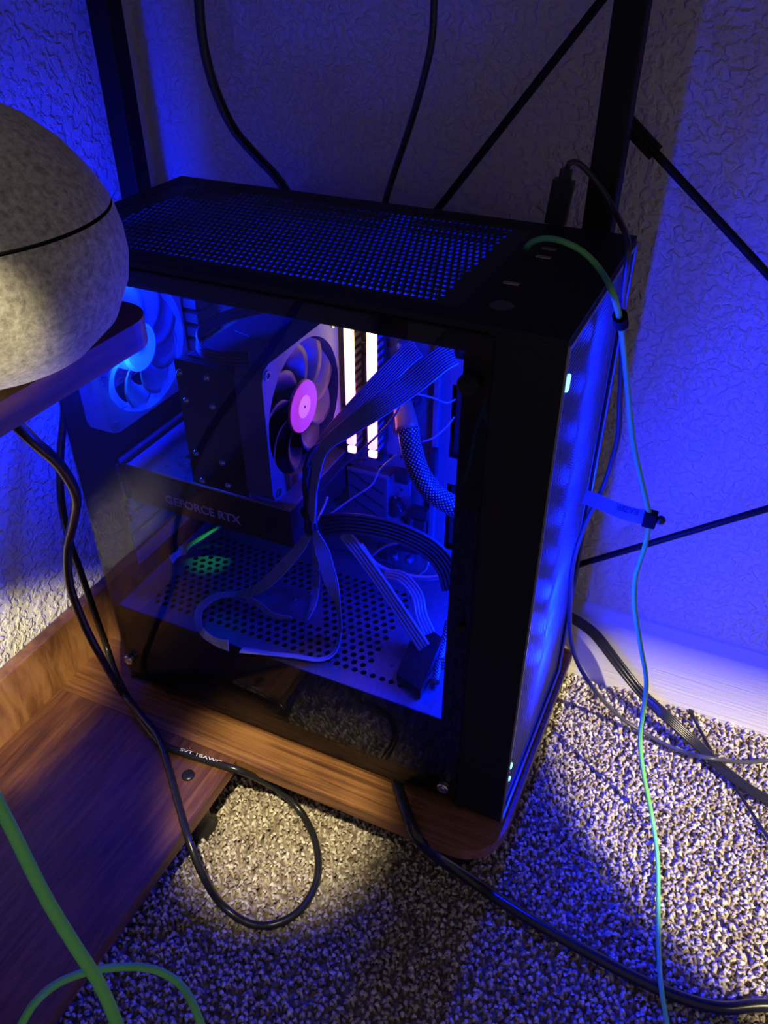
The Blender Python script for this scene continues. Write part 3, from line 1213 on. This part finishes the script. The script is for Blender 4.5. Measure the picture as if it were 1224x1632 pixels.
for q in ((289, 592), (333, 600), (300, 636), (342, 646), (315, 720), (357, 735), (325, 764), (366, 771)):
    p = at(*q, Y=cy0 - 0.002)
    kpart(MB().lathe([(0, -0.007), (0.0016, -0.0068), (0.0028, -0.0052), (0.0031, -0.003), (0.0031, 0.003)], (p[0], cy0, p[2]), 16, 'y'), 'heat_pipe_tip', 'chrome', True)
for k in range(4):
    x = x0 + 0.010 + k * 0.012
    kpart(MB().cyl((x, cy1 - 0.005, 0.342), (x, MBY - 0.010, 0.342), 0.003, 12), 'heat_pipe', 'chrome', True)
kpart(MB().box(x0 + 0.006, x1 - 0.006, MBY - 0.014, MBY - 0.002, 0.322, 0.362, 0.001), 'cold_plate', 'fin_metal')
fan = make_fan('cooler_fan', 'square dark fan with a glowing magenta hub clipped to the tower cooler', CX1 - 0.0125, 0.0830, 0.3445, 0.126, 0.025, 9, 'fan_frame', 'fan_blade', 'fan_blade', 0.0235)
MB().lathe([(0, 0.0110), (0.0225, 0.0110), (0.0230, 0.0104)], n=40, axis='x').build('hub_disc', 'hub_magenta', next(c for c in fan.children if c.name.startswith('hub')))
MB().lathe([(0, 0.0114), (0.0100, 0.0114), (0.0102, 0.0108)], n=28, axis='x').build('hub_badge', 'hub_pink', fan)
MB().lathe([(0, 0.0118), (0.0012, 0.0118), (0.0012, 0.0110)], n=10, axis='x').build('hub_pin', 'print_dark', fan)
lamp('fan_light', (0.019, 0, 0), 0.004, (1.0, 0.12, 0.8), 0.012, fan)

# ------------------------------------------------------------------ graphics card
GX0, GX1, GY0, GZ1 = -0.4215, -0.236, 0.050, 0.2575
gpu = thing('graphics_card', 'black graphics card with grey lettering along its edge inside the tower', 'graphics card', (-0.33, 0.108, 0.212))


def gpart(mb, name, mat, smooth=False):
    o = mb.build(name, mat, smooth=smooth)
    keep_place(o, gpu)
    return o


gbody = gpart(MB().box(GX0 + 0.004, GX1, GY0, MBY - 0.006, 0.2125, GZ1 - 0.0035, 0.0012), 'body', 'gpu_black')
gpart(MB().box(GX0 + 0.004, GX1, GY0, GY0 + 0.0014, GZ1 - 0.0035, GZ1 - 0.0012, 0.0003), 'edge_strip', 'gpu_edge')
gpart(MB().box(GX0 + 0.005, GX1 - 0.0005, GY0 + 0.0015, MBY - 0.006, GZ1 - 0.0034, GZ1 - 0.0016), 'back_plate', 'pcb_blue')
m = MB()
for k in range(90):
    x, y = random.uniform(-0.385, -0.285), random.uniform(GY0 + 0.012, GY0 + 0.085)
    if math.hypot((x + 0.318) / 0.05, (y - 0.092) / 0.04) > 1.1 and random.random() < 0.7:
        continue
    a = random.uniform(0.001, 0.0045)
    m.box(x - a, x + a, y - a * 0.6, y + a * 0.6, GZ1 - 0.0016, GZ1 - 0.0006)
o = gpart(m, 'soldered_component', 'solder')
o['kind'] = 'stuff'
gpart(MB().box(GX0, GX0 + 0.0012, 0.045, 0.165, 0.200, GZ1 + 0.006), 'bracket', 'steel')
gpart(MB().box(GX0 + 0.0012, GX0 + 0.010, 0.038, 0.046, 0.1955, 0.2045, 0.0006), 'bracket_foot', 'steel')
pa = at(263, 791, Y=GY0)
pb = at(383, 824, Y=GY0)
t = text_mesh('lettering', 'GEFORCE RTX', 0.0150, 'print_grey', depth=0.0002, bold=0.0003)
wd = max(v.co.x for v in t.data.vertices)
sc = (pb[0] - pa[0]) / wd
t.matrix_world = Matrix.Translation((pa[0], GY0 - 0.0004, pa[2] - 0.0070)) @ Matrix.Rotation(PI / 2, 4, 'X') @ Matrix.Diagonal((sc, sc, 1, 1))
mw = t.matrix_world.copy()
sub(t, gbody)
t['label'] = 'grey lettering'
for k in range(2):
    x = -0.375 + k * 0.092
    gpart(MB().lathe([(0, 0.2095), (0.038, 0.2095), (0.041, 0.2125)], (x, 0.107, 0), 40), 'cooling_fan', 'cooler_black', True)
lg = gpart(MB().box(-0.387, -0.375, 0.096, 0.112, 0.2070, 0.2085, 0.0004), 'status_light', 'led_green')
sl = bpy.data.lights.new('card_light', 'SPOT')
sl.energy, sl.color, sl.spot_size, sl.spot_blend, sl.shadow_soft_size = 0.6, (0.03, 1.0, 0.12), math.radians(32), 1.0, 0.004
so = bpy.data.objects.new('card_light', sl)
col.objects.link(so)
so.location = (-0.381, 0.104, 0.206)
keep_place(so, gpu)

# ------------------------------------------------------------------ leads inside the tower


def lead(name, label, pts, r, mat, group='leads inside the tower', n=8, **kw):
    m = MB()
    tube(m, pts, r, n, **kw)
    return tag(m.build(name, mat, smooth=True), label, 'cable', group)


def flat(name, label, pts, sides, width, wires, mat, group='flat leads inside the tower', ang=None, wid=None):
    m = MB()
    ribbon(m, pts, sides, width, wires, ang=ang, wid=wid)
    return tag(m.build(name, mat, smooth=False), label, 'cable', group)


# two ribbons from the roof to the knot of leads
flat('ribbon_cable', 'blue lit ribbon cable crossing just below the two memory sticks, upper of the pair',
     [at(664, 554, Y=.120), at(641, 574, Y=.115), at(600, 616, Y=.10), at(557, 660, Y=.085), at(522, 697, Y=.075), at(496, 738, Y=.065), at(490, 800, Y=.060)],
     None, 0.0170, 9, 'ribbon_grey', ang=[5, 5, 10, 20, 35, 45, 50], wid=[1, 1, 1, .9, .8, .6, .5])
flat('ribbon_cable', 'blue lit ribbon cable from the roof corner to the knot, lower of the pair',
     [at(722, 562, Y=.105), at(700, 575, Y=.10), at(655, 612, Y=.09), at(605, 648, Y=.075), at(552, 684, Y=.065), at(514, 718, Y=.055), at(500, 780, Y=.052), at(497, 830, Y=.052)],
     None, 0.0195, 10, 'ribbon_grey', ang=[-5, -5, 0, 0, 20, 40, 50, 55], wid=[1, 1, 1, .9, .8, .6, .5, .5])
# knot of leads below the fan
kn = thing('cable_knot', 'dark bundle of leads tied together below the cooler fan', 'cable', at(497, 850, Y=.06))
for k in range(7):
    a = 2 * PI * k / 7
    m = MB()
    tube(m, [Vector(at(487 + 7 * (k % 3), 742, Y=.062)) + Vector((0, 0.004 * math.sin(a), 0)), Vector(at(488 + 6 * (k % 3), 780, Y=.06)) + Vector((0.004 * math.cos(a), 0.004 * math.sin(a), 0)),
             Vector(at(494, 812, Y=.06)) + Vector((0.004 * math.cos(a), 0.004 * math.sin(a), 0)), Vector(at(497, 848, Y=.06)) + Vector((0.005 * math.cos(a), 0.005 * math.sin(a), 0))], 0.0017, 8)
    o = m.build('strand', 'cable_dark', smooth=True)
    keep_place(o, kn)
p = Vector(at(494, 815, Y=.06))
o = MB().lathe([(0.0075, -0.003), (0.0082, -0.0025), (0.0082, 0.0025), (0.0075, 0.003)], p, 20).build('cable_tie', 'rubber', smooth=True)
keep_place(o, kn)
# ribbons falling to the shroud
UPV = (0.1, 0.2, 1.0)
flat('ribbon_cable', 'ribbon cable sweeping from the knot over the shroud holes to the left coil',
     [at(497, 846, Y=.058), at(478, 872, Y=.052), at(450, 905, Y=.048), at(415, 936, Y=.045), at(383, 946, Z=.122), at(345, 950, Z=.118), at(318, 972, Z=.117), at(320, 1003, Z=.117), at(342, 1022, Z=.118), at(364, 1029, Z=.121)],
     None, 0.0115, 9, 'ribbon_grey', ang=[40, 15, 5, 20, 62, 55, 45, 60, 55, 30], wid=[.6, .9, 1, 1, 1, 1, 1, 1, 1, 1])
flat('ribbon_cable', 'long ribbon cable hanging from the knot and trailing along the shroud edge',
     [at(502, 846, Y=.056), at(514, 880, Y=.052), at(527, 925, Y=.046), at(538, 965, Y=.040), at(542, 1005, Z=.120), at(532, 1040, Z=.115), at(508, 1051, Z=.114), at(470, 1046, Z=.114), at(425, 1041, Z=.114), at(384, 1036, Z=.114)],
     None, 0.0135, 10, 'ribbon_grey', ang=[40, 10, 15, 72, 76, 72, 72, 72, 72, 60], wid=[.5, 1, 1, .9, .8, .8, .8, .8, .8, .8])
flat('ribbon_cable', 'short ribbon cable dropping from the knot straight onto the shroud holes',
     [at(499, 848, Y=.062), at(503, 890, Y=.062), at(504, 930, Z=.125), at(499, 965, Z=.116), at(488, 990, Z=.113)],
     None, 0.0085, 6, 'ribbon_grey', ang=[60, 45, 30, 45, 70], wid=[.6, 1, 1, 1, .8])
flat('ribbon_cable', 'short ribbon cable lying in a shallow curve on the shroud',
     [at(383, 946, Z=.118), at(410, 962, Z=.116), at(435, 980, Z=.115), at(465, 985, Z=.114)], None, 0.0090, 7, 'ribbon_grey', ang=[60, 50, 55, 75])
flat('ribbon_cable', 'ribbon cable lying beside the green lit shroud holes',
     [at(272, 892, Z=.116), at(300, 870, Z=.122), at(330, 852, Z=.135), at(352, 838, Z=.15)], [(0.3, 0.9, 0.3)] * 4, 0.0125, 8, 'ribbon_grey')
# stiff black power lead sweeping to the right
flat('power_lead', 'wide glossy black power lead arching from the knot to the tray opening',
     [at(512, 838, Y=.07), at(545, 834, Y=.072), at(590, 838, Y=.078), at(640, 851, Y=.085), at(685, 874, Y=.09), at(712, 905, Y=.09), at(722, 940, Y=.085)],
     [(0.1, 0.2, 1)] * 5 + [(0.5, 0.3, 0.8), (0.8, 0.3, 0.5)], 0.021, 6, 'cable_dark')
flat('power_lead', 'four-wire blue lit lead running from the knot down to the shroud cutout',
     [at(548, 850, Y=.075), at(572, 880, Y=.07), at(605, 926, Y=.063), at(645, 985, Y=.052), at(676, 1032, Y=.040)],
     [(1, 0.3, 0.45)] * 5, 0.0125, 4, 'ribbon_grey')
flat('power_lead', 'short four-wire lead curling over the shroud behind the long one',
     [at(612, 915, Y=.085), at(640, 920, Y=.085), at(664, 948, Y=.08), at(671, 980, Y=.07), at(684, 1010, Y=.06)],
     [(0.5, 0.8, 0.3)] * 5, 0.0120, 4, 'ribbon_grey')
for k, (pts, r, lab) in enumerate((
        ([at(575, 868, Y=.10), at(600, 900, Y=.10), at(640, 916, Y=.10), at(685, 921, Y=.10), at(718, 914, Y=.10)], 0.0024, 'thick lead curving along the foot of the motherboard'),
        ([at(585, 892, Y=.12), at(615, 870, Y=.12), at(655, 866, Y=.12), at(680, 882, Y=.12), at(680, 905, Y=.12), at(662, 920, Y=.12)], 0.0012, 'thin looped lead below the wide black lead'),
        ([at(440, 866, Y=.08), at(460, 850, Y=.078), at(500, 838, Y=.07), at(525, 820, Y=.075), at(560, 795, Y=.09), at(592, 773, Y=.10), at(606, 748, Y=.11), at(632, 724, Y=.13)], 0.0008, 'thin pinkish wire crossing in front of the storage cover'),
        ([at(645, 633, Y=.12), at(625, 668, Y=.11), at(590, 705, Y=.10), at(545, 745, Y=.085), at(503, 790, Y=.065)], 0.0009, 'thin dark wire from the power lead collar to the knot'),
        ([at(640, 637, Y=.14), at(660, 628, Y=.14), at(690, 634, Y=.15), at(712, 642, Y=.155), at(726, 636, Y=.16)], 0.0009, 'thin blue wire above the braided power lead'),
        ([at(672, 704, Y=.15), at(690, 698, Y=.155), at(712, 680, Y=.16), at(724, 664, Y=.165)], 0.0009, 'thin blue wire beside the braided power lead'),
        ([at(545, 690, Y=.09), at(520, 722, Y=.07), at(506, 770, Y=.062), at(503, 815, Y=.06)], 0.0010, 'thin wire bowed out beside the fan corner'),
        ([at(530, 700, Y=.08), at(500, 715, Y=.062), at(487, 745, Y=.058), at(486, 790, Y=.058)], 0.0022, 'thick black wire bowed in front of the fan'),
        ([at(522, 792, Y=.09), at(514, 812, Y=.08), at(505, 830, Y=.065)], 0.0013, 'short stub of wire rising from the knot'),
)):
    lead('wire', lab, pts, r, 'cable_dark' if k in (3, 7) else 'ribbon_grey')
# leads rising behind the cooler to the roof
for k, (q0, q1) in enumerate((((293, 468), (303, 545)), ((300, 470), (306, 545)), ((311, 472), (313, 535)))):
    lead('wire', ('first', 'second', 'third')[k] + ' of the straight wires rising to the roof, counted from the rear fan', [at(*q0, Y=.15), at((q0[0] + q1[0]) / 2, (q0[1] + q1[1]) / 2, Y=.15), at(*q1, Y=.15)], 0.0016, 'ribbon_grey', 'straight wires behind the cooler')
flat('ribbon_cable', 'dark ribbon cable looped flat on top of the cooler fins',
     [at(445, 486, Z=.418), at(400, 494, Z=.416), at(352, 508, Z=.414), at(318, 530, Z=.413), at(318, 556, Z=.412), at(345, 570, Z=.412), at(398, 572, Z=.413)],
     [(0.1, 0.1, 1)] * 7, 0.0105, 4, 'cable_dark')

# braided main power lead
br = thing('braided_power_lead', 'thick braided power lead with a copper coloured collar, plugged into the motherboard', 'cable', at(660, 720, Y=.12))
m = MB()
tube(m, [at(650, 682, Y=.125), at(656, 715, Y=.118), at(668, 752, Y=.114), at(690, 785, Y=.114), at(722, 806, Y=.118), at(745, 815, Y=.125)], 0.0095, 28, 0.002, uvs=(22, 370))
o = m.build('sleeve', 'braided_sleeve', smooth=True)
keep_place(o, br)
m = MB()
tube(m, [at(641, 643, Y=.145), at(646, 664, Y=.135), at(650, 688, Y=.124)], 0.0095, 20, 0.003, radii=([0, 1], [0.0088, 0.0105]))
o = m.build('collar', 'copper_wrap', smooth=True)
keep_place(o, br)
for k in range(8):
    m = MB()
    a = at(618 + k * 7, 632 + (k % 2) * 5, Y=.158)
    tube(m, [a, at(625 + k * 4, 640, Y=.15), at(632 + k * 2.6, 650, Y=.143)], 0.0013, 6)
    o = m.build('pin_wire', 'solder' if k % 3 == 0 else 'cable_dark', smooth=True)
    keep_place(o, br)
a = at(638, 632, Y=.160)
o = MB().box(a[0] - 0.022, a[0] + 0.018, 0.154, 0.169, a[2] - 0.006, a[2] + 0.006, 0.001).build('plug', 'chip')
keep_place(o, br)
# black plug block standing in the shroud cutout with a braided tail
pl = thing('plug_block', 'black cable plug block standing on the shroud at the tray corner', 'cable plug', at(662, 1098, Z=SZ1))
a, b_, c = at(632, 1084, Z=SZ1), at(662, 1108, Z=SZ1), at(694, 1088, Z=SZ1)
m = MB()
hh = 0.040
e = Vector(b_) - Vector(a)
bk = Vector(at(668, 1025, Z=SZ1)) - Vector(a)
vs = []
for z in (0.0, 1.0):
    for u, v in ((0, 0), (1, 0), (1, 1), (0, 1)):
        q = Vector(a) + e * u * 1.25 + bk * v * 0.95
        vs.append((q.x, q.y, SZ1 + 0.0003 + z * (0.010 + 0.022 * v)))
m.add(vs, [(3, 2, 1, 0), (4, 5, 6, 7), (0, 1, 5, 4), (1, 2, 6, 5), (2, 3, 7, 6), (3, 0, 4, 7)])
o = m.build('block', 'rubber')
keep_place(o, pl)
m = MB()
tube(m, [at(694, 1088, Z=SZ1 + .006), at(702, 1050, Z=SZ1 + .012), at(712, 1010, Z=SZ1 + .022), at(716, 990, Z=SZ1 + .03)], 0.0042, 16, 0.002, uvs=(10, 400))
o = m.build('tail', 'braided_sleeve', smooth=True)
keep_place(o, pl)
for k in range(4):
    m = MB()
    m.cyl(at(703, 1050 + k * 5, Y=.035), at(716, 1050 + k * 5, Y=.035), 0.0011, 6)
    o = m.build('pin_wire', 'ribbon_grey', smooth=True)
    keep_place(o, pl)

# ------------------------------------------------------------------ cables outside the tower


def cable(name, label, pts, r, mat, group=None, n=14, step=0.005, cat='cable'):
    m = MB()
    path = tube(m, pts, r, n, step)
    return tag(m.build(name, mat, smooth=True), label, cat, group), path


# behind the tower
cable('black_cable', 'black cable curving down the corner side of the back wall behind the tower',
      [at(314, -60, Y=.262), at(317, 0, Y=.262), at(324, 70, Y=.262), at(342, 140, Y=.262), at(372, 205, Y=.262), at(410, 250, Y=.258), at(440, 282, Y=.25), at(462, 318, Y=.242), at(480, 380, Y=.238)], 0.0046, 'cable_black')
cable('black_cable', 'thin black cable hanging almost straight behind the middle of the tower',
      [at(693, -60, Y=.262), at(692, 0, Y=.262), at(688, 65, Y=.262), at(674, 130, Y=.262), at(652, 205, Y=.262), at(630, 270, Y=.26), at(612, 330, Y=.255), at(600, 400, Y=.25)], 0.0030, 'cable_black')
# black lead plugged into the top socket, looping behind the post and down the front
us = thing('black_usb_lead', 'black lead plugged into the tower top, hanging past the perforated front to the carpet', 'cable', at(884, 357, Z=zt1))
pb0 = Vector(at(885, 356, Z=zt1))
m = MB()
m.bar(pb0, Vector(at(899, 287, Y=pb0.y)), 0.0160, 0.0100, (0, 1, 0))
o = m.build('plug', 'rubber')
keep_place(o, us)
m = MB()
m.bar(Vector(at(899, 290, Y=pb0.y)), Vector(at(903, 270, Y=pb0.y)), 0.0085, 0.0070, (0, 1, 0))
o = m.build('strain_relief', 'rubber')
keep_place(o, us)
m = MB()
yb = 0.217
blk = [at(903, 272, Y=pb0.y), at(908, 260, Y=.205), at(922, 260, Y=.214), at(942, 279, Y=yb), at(962, 305, Y=yb), at(984, 345, Y=.205), at(1001, 392, X=.0045), at(993, 470, X=.0045), at(992, 540, X=.0050), at(988, 640, Y=.176),
       at(984, 700, Y=.174), at(962, 775, Y=.176), at(932, 838, Y=.178), at(914, 895, Y=.180), at(909, 950, Y=.182), at(909, 1010, Y=.186), at(920, 1055, Y=.192), at(948, 1100, Y=.198), at(985, 1140, Z=-.060), at(1030, 1170, Z=-.078),
       at(1085, 1197, Z=-.077), at(1130, 1208, Z=-.064), at(1185, 1215, Z=-.076), at(1260, 1218, Z=-.082), (0.38, 0.25, -.083), (0.56, 0.27, -.084), (0.78, 0.265, -.084)]
tube(m, blk, 0.0023, 12, 0.005)
o = m.build('cord', 'cable_dark', smooth=True)
keep_place(o, us)
# green cable down the front
GR = 0.0022
gpts = [at(838, 397, Z=.486), at(846, 387, Z=.494), at(866, 380, Z=.500), at(895, 384, Z=.502), at(930, 402, Z=.497), at(958, 432, Z=.488), at(976, 466, X=.006), at(987, 505, X=.010), at(994, 560, Y=.150), at(1001, 630, Y=.150), at(1010, 710, Y=.150),
        at(1028, 790, Y=.152), at(1035, 826, Y=.152), at(1028, 870, Y=.152), at(1013, 920, Y=.150), at(1012, 970, Y=.148), at(1021, 1030, Y=.146), at(1030, 1085, Y=.144), at(1025, 1135, Y=.142), at(1020, 1180, Y=.138), at(1026, 1235, Y=.132),
        at(1039, 1300, Z=-.074), at(1048, 1370, Z=-.083), at(1049, 1450, Z=-.0855), at(1050, 1520, Z=-.0815), at(1054, 1575, Z=-.0730), at(1064, 1635, Z=-.0820), at(1080, 1720, Z=-.0855), (0.20, -0.22, -.0855), (0.27, -0.42, -.0855), (0.29, -0.57, -.0855)]
gc, gpath = cable('green_cable', 'slim green cable draped over the tower front and trailing down to the carpet', gpts, GR, 'cable_green')
# bindings on the green cable
p = Vector(at(989, 510, X=.0105))
d_ = (Vector(at(993, 540, X=.011)) - Vector(at(984, 485, X=.010))).normalized()
o = MB().cyl(p - d_ * 0.0085, p + d_ * 0.0085, 0.0052, 16).build('cable_wrap', 'black_cloth', smooth=False)
tag(o, 'black wrap binding the green and black cables near the tower top', 'cable tie')
st = thing('cable_strap', 'blue rubber cable strap with black buckle and ball end on the green cable', 'cable strap', at(1036, 826, Y=.152))
m = MB()
sp_ = [Vector(at(*q)) if False else Vector(at(q[0], q[1], Y=q[2])) for q in ((931, 792, .171), (950, 798, .168), (975, 809, .163), (1002, 819, .157), (1030, 825, .152))]
path = spline(sp_, 0.003)
vs, fs = [], []
nrm = Vector((-FW[0], -FW[1], -FW[2]))
for i, p in enumerate(path):
    tt = (path[min(i + 1, len(path) - 1)] - path[max(0, i - 1)]).normalized()
    sd = tt.cross(nrm).normalized()
    nn = sd.cross(tt)
    wdt = 0.0062
    for a_, b2 in ((-1, -1), (1, -1), (1, 1), (-1, 1)):
        vs.append(p + sd * wdt * a_ + nn * 0.0007 * b2)
for i in range(len(path) - 1):
    for k in range(4):
        l = (k + 1) % 4
        fs.append((i * 4 + k, i * 4 + l, i * 4 + 4 + l, i * 4 + 4 + k))
fs += [(3, 2, 1, 0), tuple(len(path) * 4 - 4 + k for k in range(4))]
o = MB().add(vs, fs).build('band', 'strap_blue')
keep_place(o, st)
p = Vector(at(1036, 827, Y=.152))
o = MB().box(p.x - 0.0055, p.x + 0.0055, p.y - 0.0045, p.y + 0.0045, p.z - 0.0072, p.z + 0.0072, 0.001).build('buckle', 'black_cloth')
keep_place(o, st)
p2 = Vector(at(1053, 829, Y=.152))
o = MB().lathe([(0.0, -0.0042), (0.0018, -0.0038), (0.0034, -0.0024), (0.0042, 0), (0.0034, 0.0024), (0.0018, 0.0038), (0, 0.0042)], p2, 18).build('ball_end', 'rubber', smooth=True)
keep_place(o, st)
o = MB().cyl(p, p2, 0.0016, 8).build('stem', 'rubber')
keep_place(o, st)
# strap lettering reads upside down along the band
ta, tb = Vector(at(1019, 818, Y=.1545)), Vector(at(983, 808, Y=.1610))
tx = (tb - ta).normalized()
tn = (CAM_V := Vector(CAM) - ta).normalized()
ty = tn.cross(tx).normalized()
tn = tx.cross(ty)
t = text_mesh('strap_lettering', 'RAZER', 0.0072, 'print_dark', depth=0.0002, bold=0.00012)
wd = max(v.co.x for v in t.data.vertices)
s_ = (tb - ta).length / wd
t.matrix_world = Matrix(((tx.x * s_, ty.x * 1.0, tn.x, 0), (tx.y * s_, ty.y, tn.y, 0), (tx.z * s_, ty.z, tn.z, 0), (0, 0, 0, 1)))
t.matrix_world.translation = ta + tn * 0.0016 - ty * 0.0026
t.parent = st
t.matrix_parent_inverse = Matrix.Translation(Vector(st.location)).inverted()

# flat black lead along the baseboard
bpts = [at(905, 982, Y=.268), at(922, 991, Y=.270), at(950, 1013, Y=.272), at(985, 1058, Y=.272), at(1022, 1104, Y=.262), at(1062, 1142, Y=.245), at(1110, 1186, Z=-.072), at(1165, 1236, Z=-.079), at(1240, 1282, Z=-.081), (0.36, 0.19, -.082), (0.55, 0.21, -.082), (0.78, 0.22, -.082)]
m = MB()
ribbon(m, bpts, [(0, 0.35, 0.95)] * 5 + [(0.3, 0.8, 0.4), (0.6, 0.75, 0.2), (0.6, 0.75, 0.1), (0.5, 0.8, 0), (0, 1, 0), (0, 1, 0), (0, 1, 0)], 0.0125, 3)
o = m.build('flat_black_lead', 'cable_black', smooth=True)
tag(o, 'flat three-core black lead running down from behind the tower past the baseboard', 'cable')
# thin tie lying on the carpet
m = MB()
ribbon(m, [at(1101, 1134, Z=-.075), at(1112, 1156, Z=-.082), at(1140, 1208, Z=-.0865), at(1175, 1260, Z=-.0865), at(1226, 1338, Z=-.085)], [(1, 0.2, 0)] * 5, 0.0038, 1)
p = Vector(at(1101, 1135, Z=-.075))
m.box(p.x - 0.0032, p.x + 0.0032, p.y - 0.003, p.y + 0.003, p.z - 0.002, p.z + 0.002, 0.0005)
tag(m.build('zip_tie', 'rubber'), 'thin black plastic zip tie lying across the carpet by the baseboard', 'zip tie')
# thick black lead across the carpet
cable('thick_black_cable', 'thick black power cord crossing the carpet from beneath the tower',
      [at(628, 1228, Z=-.0095), at(637, 1262, Z=-.0095), at(650, 1300, Z=-.0090), at(668, 1338, Z=-.020), at(700, 1368, Z=-.055), at(750, 1402, Z=-.080), at(800, 1437, Z=-.083), at(860, 1474, Z=-.083), at(930, 1514, Z=-.083), at(1000, 1552, Z=-.083),
       at(1075, 1586, Z=-.083), at(1150, 1606, Z=-.083), at(1260, 1606, Z=-.083), (0.42, 0.02, -.083), (0.60, 0.09, -.083), (0.78, 0.10, -.083)], 0.0055, 'cable_black', n=18)
# looping black cord hanging from the shelf, over the board, round a loop on the carpet and back up
R0 = 0.0037
lp = [at(-40, 618, d=.40), at(0, 650, d=.42), at(50, 700, d=.45), at(95, 742, d=.50), at(120, 788, d=.55), at(117, 828, d=.60), at(107, 878, d=.65), at(112, 935, d=.70), at(132, 990, d=.75), at(158, 1042, d=.79), at(192, 1100, Z=.004), at(225, 1140, Z=-.002),
      at(252, 1175, Z=-.0035), at(268, 1222, Z=-.009), at(284, 1280, Z=-.0118), at(300, 1336, Z=-.012), at(322, 1392, Z=-.034), at(352, 1440, Z=-.075), at(396, 1471, Z=-.085), at(440, 1472, Z=-.085), at(482, 1446, Z=-.085), at(506, 1396, Z=-.085),
      at(502, 1340, Z=-.085), at(478, 1292, Z=-.083), at(442, 1258, Z=-.062), at(405, 1238, Z=-.030), at(376, 1226, Z=-.012), at(330, 1212, Z=-.0118), at(290, 1199, Z=-.0118), at(258, 1186, Z=-.0118), at(232, 1158, Z=-.0118), at(207, 1118, Z=-.0115),
      at(185, 1075, Z=-.002), at(168, 1025, Z=.02), at(150, 975, X=-.47), at(133, 925, X=-.475), at(112, 865, X=-.48), at(98, 800, X=-.48), at(96, 730, X=-.48), at(102, 660, X=-.48), at(108, 560, X=-.48)]
lc, lpath = cable('looped_cord', 'glossy black cord hanging beside the tower and looping over the low board onto the carpet', lp, R0, 'cable_black', n=16, step=0.004)


def cord_print(body, q0, q1, z, size):
    a_, b2 = Vector(at(*q0, Z=z)), Vector(at(*q1, Z=z))
    tx = (b2 - a_).normalized()
    tn = Vector((0, -0.35, 0.94))
    ty = tn.cross(tx).normalized()
    tn = tx.cross(ty)
    t = text_mesh('cord_print', body, size, 'print_white', depth=0.00005)
    wd = max(v.co.x for v in t.data.vertices)
    s_ = (b2 - a_).length / wd
    t.matrix_world = Matrix(((tx.x * s_, ty.x, tn.x, a_.x), (tx.y * s_, ty.y, tn.y, a_.y), (tx.z * s_, ty.z, tn.z, a_.z), (0, 0, 0, 1)))
    t.parent = lc


cord_print('SVT 18AWG', (286, 1196), (352, 1217), -.0078, 0.0042)
# green cable close to the camera: down past the side board, round below and back over it in an arch
cable('green_cable', 'green cable slanting down from the shelf and bowing in an arch over the side board',
      [(-0.40, -0.60, SZ + 0.0022), (-0.31, -0.42, SZ + 0.0022), (-0.235, -0.345, SZ + 0.0022), (-0.200, -0.331, SZ + 0.004), (-0.174, -0.333, SZ - 0.010), (-0.142, -0.341, SZ - 0.036), at(-60, 1180, d=.27), at(-20, 1248, d=.27), at(20, 1325, d=.27), at(70, 1425, d=.272), at(118, 1505, d=.275), at(155, 1562, d=.28), at(180, 1615, d=.285), at(208, 1690, d=.30),
       at(250, 1775, d=.34), at(305, 1770, d=.40), at(333, 1690, d=.43), at(311, 1608, d=.44), at(285, 1567, d=.45), at(245, 1545, d=.45), at(195, 1541, d=.45), at(135, 1550, d=.44), at(80, 1575, d=.43), at(38, 1625, d=.42), at(15, 1710, d=.44),
       at(-10, 1850, d=.50), (-0.335, -0.46, 0.03), (-0.36, -0.54, ZB + 0.0022), (-0.37, -0.66, ZB + 0.0022), (-0.39, -0.90, ZB + 0.0022)], GR, 'cable_green')
